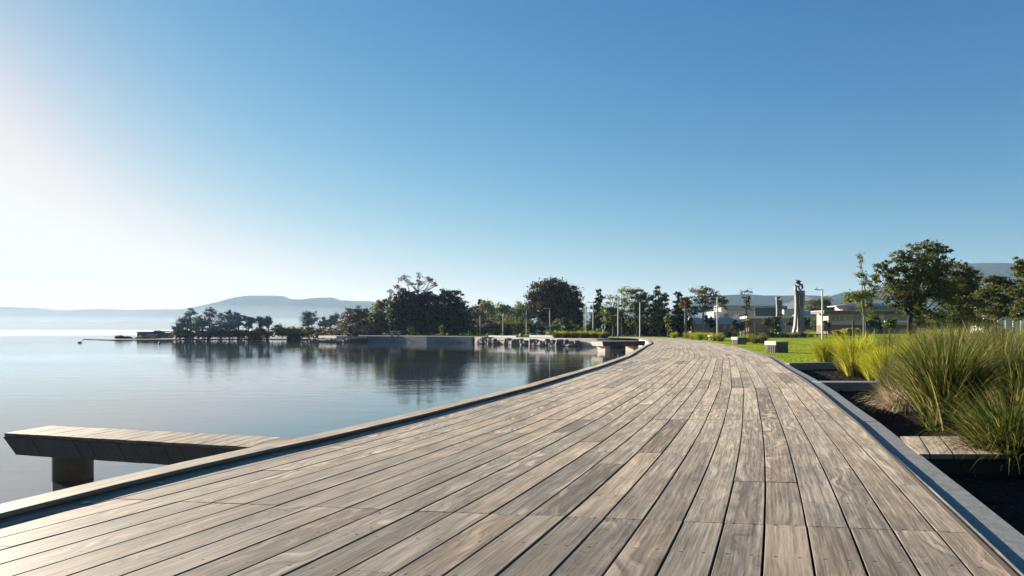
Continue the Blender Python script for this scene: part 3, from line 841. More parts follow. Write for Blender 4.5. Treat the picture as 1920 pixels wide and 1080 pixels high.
# spit eucalypts
SE = 'eucalypts on the low spit'
k = 0
for (bx, D, lob, lab) in [
    (338, 124, [(330,618,8,7),(338,612,7,6)], 'small rounded tree at the left end of the trees on the spit'),
    (352, 125, [(352,598,17,6),(345,606,14,7),(357,588,14,4),(340,617,12,7),(358,579,6,2)], 'tall open eucalypt leftmost of the big trees on the spit, with a thin top tuft'),
    (372, 126, [(374,604,16,9),(368,614,16,9),(372,595,8,4)], 'leafy eucalypt just left of the tallest tree on the spit'),
    (392, 125, [(392,580,12,4),(393,590,15,7),(392,604,17,10),(396,617,18,8)], 'tallest eucalypt on the spit with a flat domed crown'),
    (414, 127, [(412,590,8,5),(416,602,11,9),(418,615,13,8)], 'eucalypt standing right of the tallest tree on the spit'),
    (430, 124, [(427,586,9,4),(431,597,14,8),(430,611,15,9)], 'broad dark eucalypt in the middle of the spit'),
    (448, 126, [(444,590,8,4),(449,598,7,5),(443,607,9,6)], 'eucalypt with a drooping right branch on the spit'),
    (466, 125, [(462,597,9,4),(470,601,9,5),(466,610,9,5)], 'smaller eucalypt right of the middle of the spit'),
    (487, 126, [(486,598,7,4),(490,604,6,7),(487,614,4,4)], 'slim eucalypt second from the right on the spit'),
    (503, 125, [(501,598,8,4),(506,604,5,4),(500,610,5,5)], 'slim leaning eucalypt rightmost of the row on the spit'),
    (578, 128, [(577,588,13,6),(574,597,11,7),(581,601,14,8),(572,607,10,5)], 'full rounded eucalypt left of the pair beside the low bushes'),
    (620, 127, [(627,592,9,6),(606,597,6,3),(622,602,10,5),(609,607,12,6),(632,606,6,3)], 'open eucalypt with a round tuft right of the pair beside the low bushes')]:
    tree('eucalyptus_tree', lab, bx, D, lob, 1500 + 260*len(lob), .17, 'euc', SE, zb=-.72, bark=M_bark, clump=.42, shell=.5, cat='tree')
# low bushes along the spit
SB = 'low scrub along the spit'
for i, (bx, py, rx, ry, D, lf, lab) in enumerate([
    (355, 625, 26, 6, 123, 'brown', 'low brownish scrub under the left trees of the spit'),
    (405, 625, 28, 6, 123, 'brown', 'low brownish scrub under the tallest tree of the spit'),
    (450, 624, 26, 7, 123, 'brown', 'reddish scrub under the middle trees of the spit'),
    (490, 624, 24, 8, 123, 'brown', 'scrub under the slim trees on the right of the spit'),
    (530, 619, 20, 9, 124, 'green', 'rounded green bush mound right of the spit trees'),
    (560, 622, 22, 9, 124, 'green', 'green bush mound left of the rounded eucalypt pair'),
    (595, 621, 30, 9, 122, 'green', 'long green scrub under the eucalypt pair'),
    (552, 630, 11, 4, 120, 'dark', 'dark rounded bush at the water in front of the scrub'),
    (232, 633, 14, 2.6, 124, 'brown', 'thin low scrub at the far left tip of the spit'),
    (275, 634, 20, 2.0, 123, 'brown', 'thin low scrub in front of the boathouse'),
    (300, 624, 9, 5, 127, 'dark', 'dark round shrub behind the right end of the boathouse')]):
    D_ = D; tree('shrub', lab, bx, D_, [(bx-rx*.4, py, rx*.6, ry), (bx+rx*.4, py+1, rx*.6, ry*.85), (bx, py+1, rx*.6, ry*.8), (bx, py+4, rx, ry*.7)], 2600, .17, lf, SB, zb=-.72, cat='bush', limbs=False, r0=.03, clump=.4)

# slope scrub and trees left of the dark group
SL = 'trees on the slope left of the big dark trees'
tree('tree', 'brown spreading tree on the slope with a reddish crown, left of the dark group', 672, 116,
     [(670,585,24,12),(655,598,22,12),(690,592,22,14),(676,610,32,14),(640,612,16,9),(698,612,20,14)], 5200, .16, 'brown', SL, clump=.3)
tree('tree', 'thin greyish tree leaning out at the left end of the slope', 655, 118, [(650,590,10,5),(642,596,6,4),(660,582,12,5),(649,604,9,5)], 1800, .15, 'euc', SL)
tree('tree', 'dark green tree filling the gap beside the big dark tree on the left', 712, 113, [(712,585,17,18),(708,605,18,17),(718,570,12,8),(724,612,12,14)], 4200, .16, 'green', SL)
tree('shrub', 'low scrub tapering down the slope to the water on the left', 610, 112, [(640,622,30,9),(612,628,24,6),(590,631,16,4),(665,620,24,12),(690,622,20,11)], 3600, .15, 'brown', SL, cat='bush', limbs=False, zb=-.4)
tree('shrub', 'dark upright bush at the water at the left end of the grey wall', 657, 101, [(657,622,5,9),(668,626,10,5)], 900, .13, 'dark', SL, cat='bush', limbs=False, zb=-.4)
# dark group
DG = 'big dark trees behind the grey wall'
tree('evergreen_tree', 'massive dark evergreen tree behind the grey retaining wall, left half of the dark group', 775, 112,
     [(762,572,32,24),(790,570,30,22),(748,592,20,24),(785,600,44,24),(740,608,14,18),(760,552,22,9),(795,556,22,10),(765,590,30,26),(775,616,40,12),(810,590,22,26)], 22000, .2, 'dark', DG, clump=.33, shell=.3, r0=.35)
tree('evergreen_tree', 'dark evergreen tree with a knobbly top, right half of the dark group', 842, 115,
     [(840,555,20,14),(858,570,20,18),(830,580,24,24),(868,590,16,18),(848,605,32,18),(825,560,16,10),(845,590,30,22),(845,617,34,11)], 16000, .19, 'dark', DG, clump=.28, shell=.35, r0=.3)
tree('tall_gum_tree', 'tall spindly tree with umbrella tufts rising above the dark evergreens', 785, 128,
     [(761,523,11,5),(745,540,9,4),(787,517,6,5),(789,530,9,6),(806,523,9,5),(814,533,9,4),(772,533,9,3),(732,546,6,3)], 1500, .13, 'brown', DG, r0=.16, bark=M_barkg, clump=.6,
     stems=[[(785,620),(786,560),(783,540),(787,515)], [(786,560),(800,540),(808,524)], [(785,580),(768,548),(761,522)], [(768,548),(745,540)], [(800,545),(818,535)], [(783,550),(772,532)]])
tree('tree', 'light green ivy-clad tree edge at the left side of the dark evergreen', 731, 109, [(732,560,5,9),(730,585,6,12),(733,607,6,10)], 1300, .13, 'green', DG, limbs=False)
# small trees by the wall
SW = 'young bushy trees along the wall'
for bx, D, lob, lf, lab in [
    (770, 100, [(770,617,5,6),(773,623,4,6)], 'green', 'small bright bushy tree in front of the dark evergreens on the left'),
    (829, 100, [(829,616,5,6),(831,622,4,4)], 'green', 'small pale-trunked bushy tree in front of the dark evergreens on the right'),
    (929, 97, [(929,622,6,8)], 'green', 'rounded dark bush right of the second lamp post behind the wall'),
    (953, 97, [(952,620,7,9),(949,628,5,4)], 'dark', 'bluish dark conical bush between two lamp posts'),
    (979, 96, [(977,608,5,10),(976,622,6,8)], 'green', 'slim light green young tree left of a lamp post'),
    (998, 98, [(998,615,7,7),(997,623,7,5)], 'dark', 'dark rounded bush right of a lamp post beside the dark roof'),
    (1016, 95, [(1015,614,5,9),(1017,625,5,6)], 'brown', 'dark brownish columnar bush in front of the dark-roofed house'),
    (1042, 94, [(1044,612,10,9),(1047,604,7,6),(1050,622,9,6)], 'green', 'reddish green bushy young tree under the copper beech'),
    (1073, 93, [(1072,612,7,9),(1079,618,8,9),(1088,616,6,9)], 'green', 'bushy young tree right of the copper beech trunk'),
    (1122, 84, [(1122,625,6,9),(1126,628,5,6)], 'yellow', 'pale yellow-green round bush left of the life ring')]:
    tree('young_tree', lab, bx, D, lob, 900, .12, lf, SW, cat='small tree', limbs=False)
# middle background belt 885-1000
MB_ = 'wooded belt left of the copper beech'
for bx, D, lob, lf, lab in [
    (890, 150, [(893,590,16,18),(884,600,12,14),(900,605,16,12)], 'brown', 'brownish dark tree at the left end of the wooded belt'),
    (915, 160, [(908,576,9,12),(918,580,12,12),(912,595,14,14)], 'yellow', 'golden willow-like tree in the left of the wooded belt'),
    (940, 165, [(935,580,20,11),(950,582,16,10),(940,600,20,14)], 'green', 'broad green tree in the middle of the wooded belt'),
    (968, 170, [(962,592,16,14),(975,583,14,14),(970,606,18,12)], 'green', 'dark green tree right of the middle of the wooded belt'),
    (985, 180, [(980,575,10,8),(994,576,12,9),(990,590,12,14)], 'dark', 'dark green tree touching the copper beech from behind'),
    (901, 175, [(901,572,3,9)], 'conifer', 'tiny pointed conifer top above the wooded belt')]:
    tree('tree', lab, bx, D, lob, 3000, .24, lf, MB_, clump=.36)
tree('bare_tree', 'thin almost bare tree poking above the wooded belt', 914, 140, [(914,568,10,6),(906,572,5,3),(922,574,7,4)], 70, .08, 'brown', MB_, r0=.06,
     stems=[[(914,620),(914,580),(914,556)], [(914,585),(905,568)], [(914,580),(924,566)], [(914,572),(908,562)], [(914,574),(920,564)]])
US = 'dark understorey behind the wall trees'
for i, (px, D, lf, lab) in enumerate([
    (700, 122, 'brown', 'brownish understorey bush left of the dark evergreens'), (742, 124, 'dark', 'dark understorey bush under the left edge of the dark evergreens'),
    (800, 124, 'dark', 'dark understorey bush between the two dark evergreens'), (860, 124, 'dark', 'dark understorey bush under the right edge of the dark evergreens'),
    (905, 128, 'brown', 'brown understorey bush below the golden willow-like tree'), (950, 130, 'green', 'green understorey bush below the middle of the wooded belt'),
    (985, 140, 'green', 'green understorey bush left of the dark-roofed house')]):
    tree('shrub', lab, px, D, [(px-22,612,18,11),(px,610,18,13),(px+22,613,18,11),(px,622,30,8)], 4200, .17, lf, US, cat='bush', limbs=False, r0=.05)
for i, (px, D, lf, lab) in enumerate([
    (1112, 101, 'dark', 'dark understorey bush under the narrow dark conifer'), (1148, 103, 'green', 'green understorey bush under the feathery tree'),
    (1186, 102, 'green', 'green understorey bush under the broad olive tree'), (1224, 101, 'dark', 'dark understorey bush under the dark pointed tree'), (1258, 99, 'dark', 'dark understorey bush left of the near-black conifer')]):
    tree('shrub', lab, px, D, [(px-16,615,16,11),(px,611,16,13),(px+16,616,16,11),(px,624,26,8)], 3600, .14, lf, 'understorey at the far bend', cat='bush', limbs=False, r0=.05)
V_ = []; T_ = []
rs_ = random.Random(77)
lob = []
for i in range(150):
    px = 640 + i*9.0 + rs_.uniform(-6, 6); D = rs_.uniform(230, 300); k_ = D/F
    top = rs_.uniform(596, 606) if px < 1300 else rs_.uniform(600, 608)
    h_ = zat(top, D)
    lob.append(((px-960)*k_, D, h_*.5, rs_.uniform(9, 15)*k_, 3.0, h_*.55))
V_, T_ = crown_mesh(lob, 42000, .32, 4321, .4, shell=.4)
wo = leaf_obj('distant_wood', V_, T_, LF['green'], None); tag(wo, 'low distant belt of trees beyond the park and buildings', 'wood', kind='stuff')
# copper beech and conifer
tree('copper_beech_tree', 'large round copper-leaved tree behind the bay', 1035, 108,
     [(1030,545,34,22),(1058,552,28,24),(1010,560,22,20),(1035,570,40,26),(1005,578,18,20),(1042,590,34,16),(1066,575,26,24),(1018,596,18,10),(1035,560,40,30)], 20000, .18, 'copper', clump=.28, shell=.45, r0=.3)
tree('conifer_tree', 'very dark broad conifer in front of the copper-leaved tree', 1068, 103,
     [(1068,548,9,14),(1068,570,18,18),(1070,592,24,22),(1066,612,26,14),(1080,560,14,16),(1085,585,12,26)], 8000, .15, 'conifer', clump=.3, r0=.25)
# 1110-1260 belt
BR = 'mixed trees beyond the far bend of the boardwalk'
tree('conifer_tree', 'narrow dark conifer with a blunt top left of the feathery trees', 1123, 98, [(1123,548,5,9),(1123,565,9,14),(1122,590,14,20),(1124,612,18,12)], 4000, .15, 'conifer', BR)
tree('feathery_tree', 'tall pale feathery tree with sky showing through, left of the broad green tree', 1166, 94,
     [(1165,545,20,9),(1180,555,16,10),(1150,556,14,8),(1166,565,18,10)], 1100, .12, 'yellow', BR, clump=.5, r0=.1)
tree('tree', 'yellow-green spreading tree left of centre of the bend trees', 1150, 92, [(1148,578,18,12),(1135,590,14,9),(1160,588,16,12),(1145,602,16,8)], 3000, .14, 'green', BR)
tree('tree', 'broad olive tree right of the feathery one', 1195, 93, [(1195,552,18,10),(1208,560,18,12),(1190,575,22,14),(1212,585,22,18),(1195,600,20,16)], 5200, .14, 'green', BR, clump=.28)
tree('tree', 'dark green pointed tree at the right end of the bend trees', 1236, 92, [(1234,545,8,12),(1238,562,16,14),(1232,582,20,18),(1246,598,16,18),(1225,605,18,14)], 6000, .14, 'green', BR, clump=.28)
tree('tree', 'dark understorey tree behind the lamp posts at the bend', 1175, 104, [(1170,605,34,14),(1140,612,26,10),(1205,612,30,12),(1235,615,26,10)], 6500, .16, 'dark', BR)
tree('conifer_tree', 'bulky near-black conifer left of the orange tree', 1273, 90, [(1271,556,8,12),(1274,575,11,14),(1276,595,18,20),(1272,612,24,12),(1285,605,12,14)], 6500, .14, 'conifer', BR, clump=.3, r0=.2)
tree('orange_tree', 'small orange autumn tree against the near-black conifer', 1285, 86, [(1284,562,9,9),(1290,570,8,9),(1281,572,6,6)], 1300, .12, 'orange', BR, bark=M_barkg)
tree('autumn_tree', 'spreading autumn tree with layered orange and olive foliage and a pale forked trunk', 1317, 88,
     [(1315,545,22,7),(1328,553,20,6),(1308,562,20,7),(1335,566,20,7),(1318,577,26,7),(1298,582,12,6),(1350,562,16,10),(1355,575,10,6)], 3600, .12, 'autumn', BR, bark=M_barkg, clump=.4, flat=.35, r0=.16)
tree('cabbage_tree', 'little dark cabbage tree in front of the pale steam', 1301, 84, [(1301,588,5,6)], 260, .14, 'dark', BR, r0=.05)
tree('young_tree', 'thin yellowing young tree behind the tussocks at the bend', 1252, 82, [(1251,596,5,12),(1253,612,5,8)], 420, .10, 'yellow', BR, cat='small tree')
tree('bare_young_tree', 'tall sparse young tree with few rusty leaves left of the smaller sculpture', 1398, 74, [(1392,548,6,4),(1404,545,6,4),(1400,560,10,7),(1402,578,8,8),(1395,590,6,6)], 520, .09, 'brown', BR, r0=.05, clump=.6,
     stems=[[(1401,632),(1401,590),(1399,560),(1402,541)], [(1401,575),(1390,548)], [(1400,570),(1408,547)]])
# shrubs in front of the warehouses
SH = 'shrubs between the lawn and the buildings'
for bx, D, lob, lf, lab in [
    (1379, 95, [(1379,610,8,8),(1377,602,4,5)], 'dark', 'dark pointed shrub before the white roof'),
    (1397, 88, [(1398,608,8,7),(1392,612,8,5)], 'green', 'rounded green shrub left of the tree stakes'),
    (1437, 92, [(1438,604,9,8),(1445,612,7,7)], 'brown', 'reddish brown shrub left of the smaller sculpture'),
    (1455, 80, [(1456,606,9,12),(1452,616,10,8),(1461,597,5,7)], 'green', 'leafy green shrub hiding the foot of the smaller sculpture'),
    (1484, 96, [(1484,602,6,9),(1480,606,6,6)], 'green', 'narrow green shrub left of the taller sculpture'),
    (1510, 92, [(1511,602,7,9),(1514,612,7,7)], 'green', 'green shrub right of the taller sculpture'),
    (1532, 90, [(1533,602,9,12),(1529,612,9,8),(1541,612,8,8)], 'green', 'dense dark green shrub left of the right lamp post'),
    (1549, 84, [(1549,611,6,9)], 'brown', 'brownish shrub right of the right lamp post'),
    (1340, 92, [(1336,606,9,9),(1328,598,7,9)], 'dark', 'dark shrub under the autumn tree'),
    (1640, 70, [(1642,603,12,10),(1636,611,11,9),(1650,612,9,8)], 'dark', 'dark glossy shrub in front of the cream house'),
    (1580, 60, [(1588,622,14,6),(1570,624,12,5),(1606,621,10,6)], 'yellow', 'low yellow-green shrub below the house windows'),
    (1668, 60, [(1668,610,9,7),(1672,602,6,6)], 'green', 'green shrub beside the dark trunk in front of the house')]:
    tree('shrub', lab, bx, D, lob, 1500, .11, lf, SH, cat='bush', limbs=False)
tree('tree', 'rounded dark tree on the skyline right of the taller sculpture', 1545, 150, [(1530,572,22,10),(1548,566,16,10),(1555,580,26,8),(1520,582,14,7),(1575,583,14,6)], 5000, .2, 'green', SH)
tree('tree', 'yellow-green tree on the skyline above the cream house', 1612, 120, [(1590,562,10,7),(1603,556,12,8),(1622,562,16,9)], 3000, .17, 'yellow', SH)
# right-hand trees
RR = 'young trees right of the boardwalk'
tree('tree', 'large bushy young tree with a dark trunk, the tallest on the right', 1704, 30,
     [(1690,482,20,15),(1742,470,32,17),(1772,475,16,14),(1722,500,42,26),(1765,515,26,30),(1670,508,26,18),(1650,500,14,12),(1700,540,40,28),(1745,545,36,34),(1690,565,26,14),(1772,548,24,30),(1650,523,18,10),(1715,580,30,14),(1755,590,26,12)],
     18000, .058, 'right', RR, bark=M_barkb, r0=.075, clump=.26, shell=.45, stems=[[(1704,665),(1704,640),(1704,600),(1712,560),(1722,520)]])
tree('slender_tree', 'slender wispy sapling with a single tall leading shoot left of the large bushy tree', 1619, 33,
     [(1612,478,3.5,7),(1615,492,3.5,7),(1617,515,9,6),(1624,530,9,8),(1612,555,14,7),(1596,552,9,5),(1628,552,12,8),(1640,540,9,9),(1622,575,12,9),(1632,590,10,9)],
     1900, .055, 'green', RR, bark=M_barkg, r0=.03, clump=.85, stems=[[(1619,655),(1620,600),(1624,560),(1618,510),(1611,470)]])
tree('tree', 'dark spreading tree between the large bushy tree and the right edge', 1798, 40,
     [(1800,505,18,14),(1820,520,22,18),(1795,535,26,24),(1830,552,32,20),(1800,570,34,22),(1848,575,22,14),(1790,595,40,12)], 15000, .07, 'right', RR, bark=M_barkb, r0=.08, clump=.28)
tree('tree', 'dark layered tree with feathery branches left of the right edge', 1865, 36,
     [(1862,525,18,7),(1880,535,26,9),(1858,550,26,10),(1885,562,24,12),(1870,585,28,12),(1905,545,20,10)], 8500, .065, 'right', RR, bark=M_barkb, r0=.06, clump=.4, flat=.35)
tree('tree', 'dark feathery tree cut off by the right edge', 1935, 30,
     [(1915,490,12,8),(1930,500,26,12),(1925,520,22,12),(1915,545,22,14),(1935,575,30,18),(1910,592,16,9)], 8500, .06, 'right', RR, bark=M_barkb, r0=.06, clump=.4, flat=.4)
tree('shrub', 'dark shrub mass under the right-hand trees', 1780, 45, [(1760,600,26,12),(1800,602,30,12),(1740,606,20,8),(1850,606,20,8)], 6500, .075, 'right', RR, cat='bush', limbs=False)
tree('shrub', 'brown twiggy shrub right of the dark trunk', 1722, 42, [(1725,602,14,10),(1745,612,14,8)], 1800, .06, 'brown', RR, cat='bush', limbs=False)

# ------------------------------------------------------------ bay walls, rocks
Pz = lambda px, D: ((px-960)/F*D, D)
wall_line('retaining_wall', [Pz(688,101), Pz(740,98.5), Pz(800,93.5), Pz(840,92), Pz(884,89)][::-1], -.5, -1.4, [.0,.0,-.0,-.02,-.05], M_wall, 'long grey concrete retaining wall in front of the dark evergreens', 'wall')
def SH_(t, off=0.0):      # a point on the stone-edged shore between the far jetty and the grey wall
    return (8.8-13.2*t + .79*off, 71.2+17.1*t + .61*off)
wall_line('retaining_wall', [SH_(1.0), SH_(.93)], -.5, -1.4, -.03, M_cream, 'short pinkish concrete wall between the grey wall and the first rocks', 'wall')
wall_line('terrace_wall', [SH_(.97, 1.6), SH_(.70, 1.6)], -.4, -.3, .17, M_white, 'white terrace wall above the small left group of rocks', 'wall')
wall_line('retaining_wall', [SH_(.925), SH_(.68)], -.5, -1.4, [-.30, -.50], M_cream, 'low cream ledge at the water between the two groups of rocks', 'wall')
wall_line('terrace_wall', [SH_(.66, 3.0), SH_(.34, 3.0)], -.4, -.1, .26, M_white, 'long white seat wall behind the shore rocks', 'wall')
wall_line('retaining_wall', [SH_(.675, .3), SH_(.20, .3)], -.4, -1.4, -.12, M_white, 'low white wall directly above the shore rocks', 'wall')
wall_line('retaining_wall', [SH_(.195, .3), SH_(-.01, .3)], -.4, -1.4, -.06, M_cream, 'cream wall leading from the rocks towards the far jetty', 'wall')
wall_line('retaining_wall', [(8.9, 71.35), (11.7, 75.5), (12.9, 76.4)], .4, -1.4, -.02, M_cream, 'cream wall closing the corner behind the far jetty', 'wall')
def rock(label, px, py, wpx, hpx, group, seed, D=None):
    D = D or DD(py, WZ); k = D/F; rg = random.Random(seed); mb = MB()
    mb.ball((0, 0, hpx*k*.25), (wpx*k*.5, wpx*k*.42, hpx*k*.8), 9, 6, jit=.22, rng=rg)
    o = mb.build('rock', M_rock, loc=((px-960)*k, D+.3, WZ)); o.rotation_euler = (0, 0, rg.uniform(0, 6))
    tag(o, label, 'rock', group)
def rock_at(label, xy, wd, ht, group, seed):
    rg = random.Random(seed); mb = MB()
    mb.ball((0, 0, ht*.2), (wd*.5, wd*.4, ht*.8), 9, 6, jit=.24, rng=rg)
    o = mb.build('rock', M_rock, loc=(xy[0], xy[1], WZ)); o.rotation_euler = (0, 0, rg.uniform(0, 6)); tag(o, label, 'rock', group)
for i in range(9): rock_at('dark boulder in the small pile left of the cream ledge', SH_(.95-.022*i, -.35-.15*(i % 3)), 1.0+.3*math.sin(i*3.3), .55+.16*math.sin(i*2.1), 'small left pile of rocks', 50+i)
for i in range(40): rock_at('dark angular boulder in the long line of rocks at the water', SH_(.70-.0148*i, -.35-.22*(i % 3)), 1.15+.4*math.sin(i*5), .60+.2*math.sin(i*1.7)*math.cos(i*.9), 'long line of shore rocks', 90+i)
for i in range(12): rock('black boulder in the low reef running out from the scrub slope', 582+i*6.3, 641.8, 11, 4+2.2*math.sin(i*1.3), 'rock reef at the left of the bay', 150+i, 97.0)
rock('tiny dark rock standing alone in the water left of the reef', 565, 646, 4, 5, None, 170)
rock('low dark rock off the spit below the middle trees', 447, 637, 12, 3, None, 171, 118)
rock('low dark rock off the spit below the left trees', 412, 637, 9, 2.5, None, 172, 118)
# boulders / mounds behind the terrace
for i, (px, w_, lab) in enumerate([(917,13,'grey rounded boulder behind the white terrace wall, leftmost'), (977,9,'small dark boulder behind the seat wall'), (1000,16,'wide dark boulder behind the long seat wall')]):
    D = 90; k_ = D/F; mb = MB(); mb.ball((0,0,.1), (w_*k_*.5, .5, .42), 10, 6, jit=.12, rng=random.Random(i))
    o = mb.build('boulder', M_rock, loc=((px-960)*k_, D, -.02)); tag(o, lab, 'rock')

# ------------------------------------------------------------ lamp posts
def lamp_proto(H, flip=False, label='', head=True):
    root = empty('lamp_post', (0, 0, 0)); tag(root, label, 'lamp post', 'lamp posts round the park')
    mb = MB(); mb.tube([(0,0,-.1),(0,0,H*.5),(0,0,H)], [.085,.075,.065], 10); mb.build('pole', M_pole, root)
    if head:
        s = -1
        a = MB(); a.box((-.55,-.03,H-.07),(.09,.03,H)); a.build('arm', M_pole, root)
        h = MB(); h.box((-.85,-.11,H-.03),(-.5,.11,H+.03)); h.tube([(-.62,0,H+.03),(-.6,0,H+.13),(-.52,0,H+.14)], .04, 6); h.build('lamp_head', M_lamp, root)
    return root
def copy_tree(o, parent=None):
    c = o.copy(); COL.objects.link(c)
    if parent: c.parent = parent
    for ch in list(o.children): copy_tree(ch, c)
    return c
lp = lamp_proto(4.7, label='x')
for i, (px, D, top, rz, lab) in enumerate([
    (1159, 78, 558, 0, 'tall pale lamp post standing in front of the feathery tree'),
    (1200, 84, 566, .3, 'pale lamp post in front of the broad olive tree'),
    (1345, 75, 556, 1.2, 'pale lamp post standing before the autumn tree'),
    (1542, 64, 543, .1, 'lamp post with a clear side arm right of the taller sculpture'),
    (1112, 90, 567, .2, 'pale lamp post beside the narrow dark conifer'),
    (1098.5, 92, 573, 1.0, 'lamp post right of the very dark conifer, second of the close pair'),
    (1031, 104, 578, .3, 'thin lamp post in front of the copper-leaved tree'),
    (987, 112, 583, 1.2, 'thin lamp post left of the copper-leaved tree'),
    (943, 116, 588, 1.2, 'thin lamp post in front of the middle of the wooded belt'),
    (900, 120, 592, 1.2, 'thin lamp post in front of the golden willow-like tree'),
    (878, 122, 592, .2, 'thin lamp post beside the right edge of the dark evergreens')]):
    o = lp if i == 0 else copy_tree(lp)
    H = zat(top, D)+.02
    o.location = ((px-960)/F*D, D, -.02); o.rotation_euler = (0, 0, rz); o.scale = (1, 1, H/4.7); o['label'] = lab
# bare second pole beside
p2 = empty('flag_pole', Pz(1095.5, 96)+(-.02,)); tag(p2, 'bare pale pole close beside a lamp post right of the very dark conifer', 'pole')
mb = MB(); mb.tube([(0,0,-.1),(0,0,zat(573,96))], [.07,.05], 8); mb.build('pole', M_benchtop, p2)

# ------------------------------------------------------------ slatted block seats
def seat(px, py, s, lab, rz=R(-12)):
    root = empty('block_seat', (0, 0, 0)); tag(root, lab, 'bench', 'slatted block seats on the lawn')
    L, W, H = .82, .60, .50
    t_ = MB(); t_.box((-L/2-.02,-W/2,H-.045),(L/2,W/2,H)); t_.box((-L/2-.02,-W/2,H-.17),(-L/2+.03,W/2,H-.046)); t_.build('seat_top', M_benchtop, root)
    b_ = MB()
    for i in range(9):
        x = -L/2+.055+i*(L-.09)/9
        for y in (-W/2, W/2-.05): b_.box((x, y+.001, 0), (x+.05, y+.05, H-.046))
    for i in range(5):
        y = -W/2+.06+i*(W-.12)/5
        for x in (-L/2+.0, L/2-.051): b_.box((x, y, 0), (x+.05, y+.05, (H-.171) if x < 0 else (H-.046)))
    b_.build('slats', M_slat, root)
    c_ = MB(); c_.box((-L/2+.12,-W/2+.12,0),(L/2-.12,W/2-.12,.06)); c_.build('plinth', M_conc, root)
    p = P(px, py, -.02); root.location = (p.x, p.y+.3*s, -.02); root.scale = (s, s, s); root.rotation_euler = (0, 0, rz)
    return root
seat(1462, 661.5, 1.0, 'nearest slatted block seat with a cream top standing on the lawn', R(28))
seat(1388.5, 645.8, .98, 'middle slatted block seat with a cream top at the lawn edge', R(25))
seat(1340.5, 638.8, 1.0, 'farthest slatted block seat with a cream top before the tussocks', R(22))

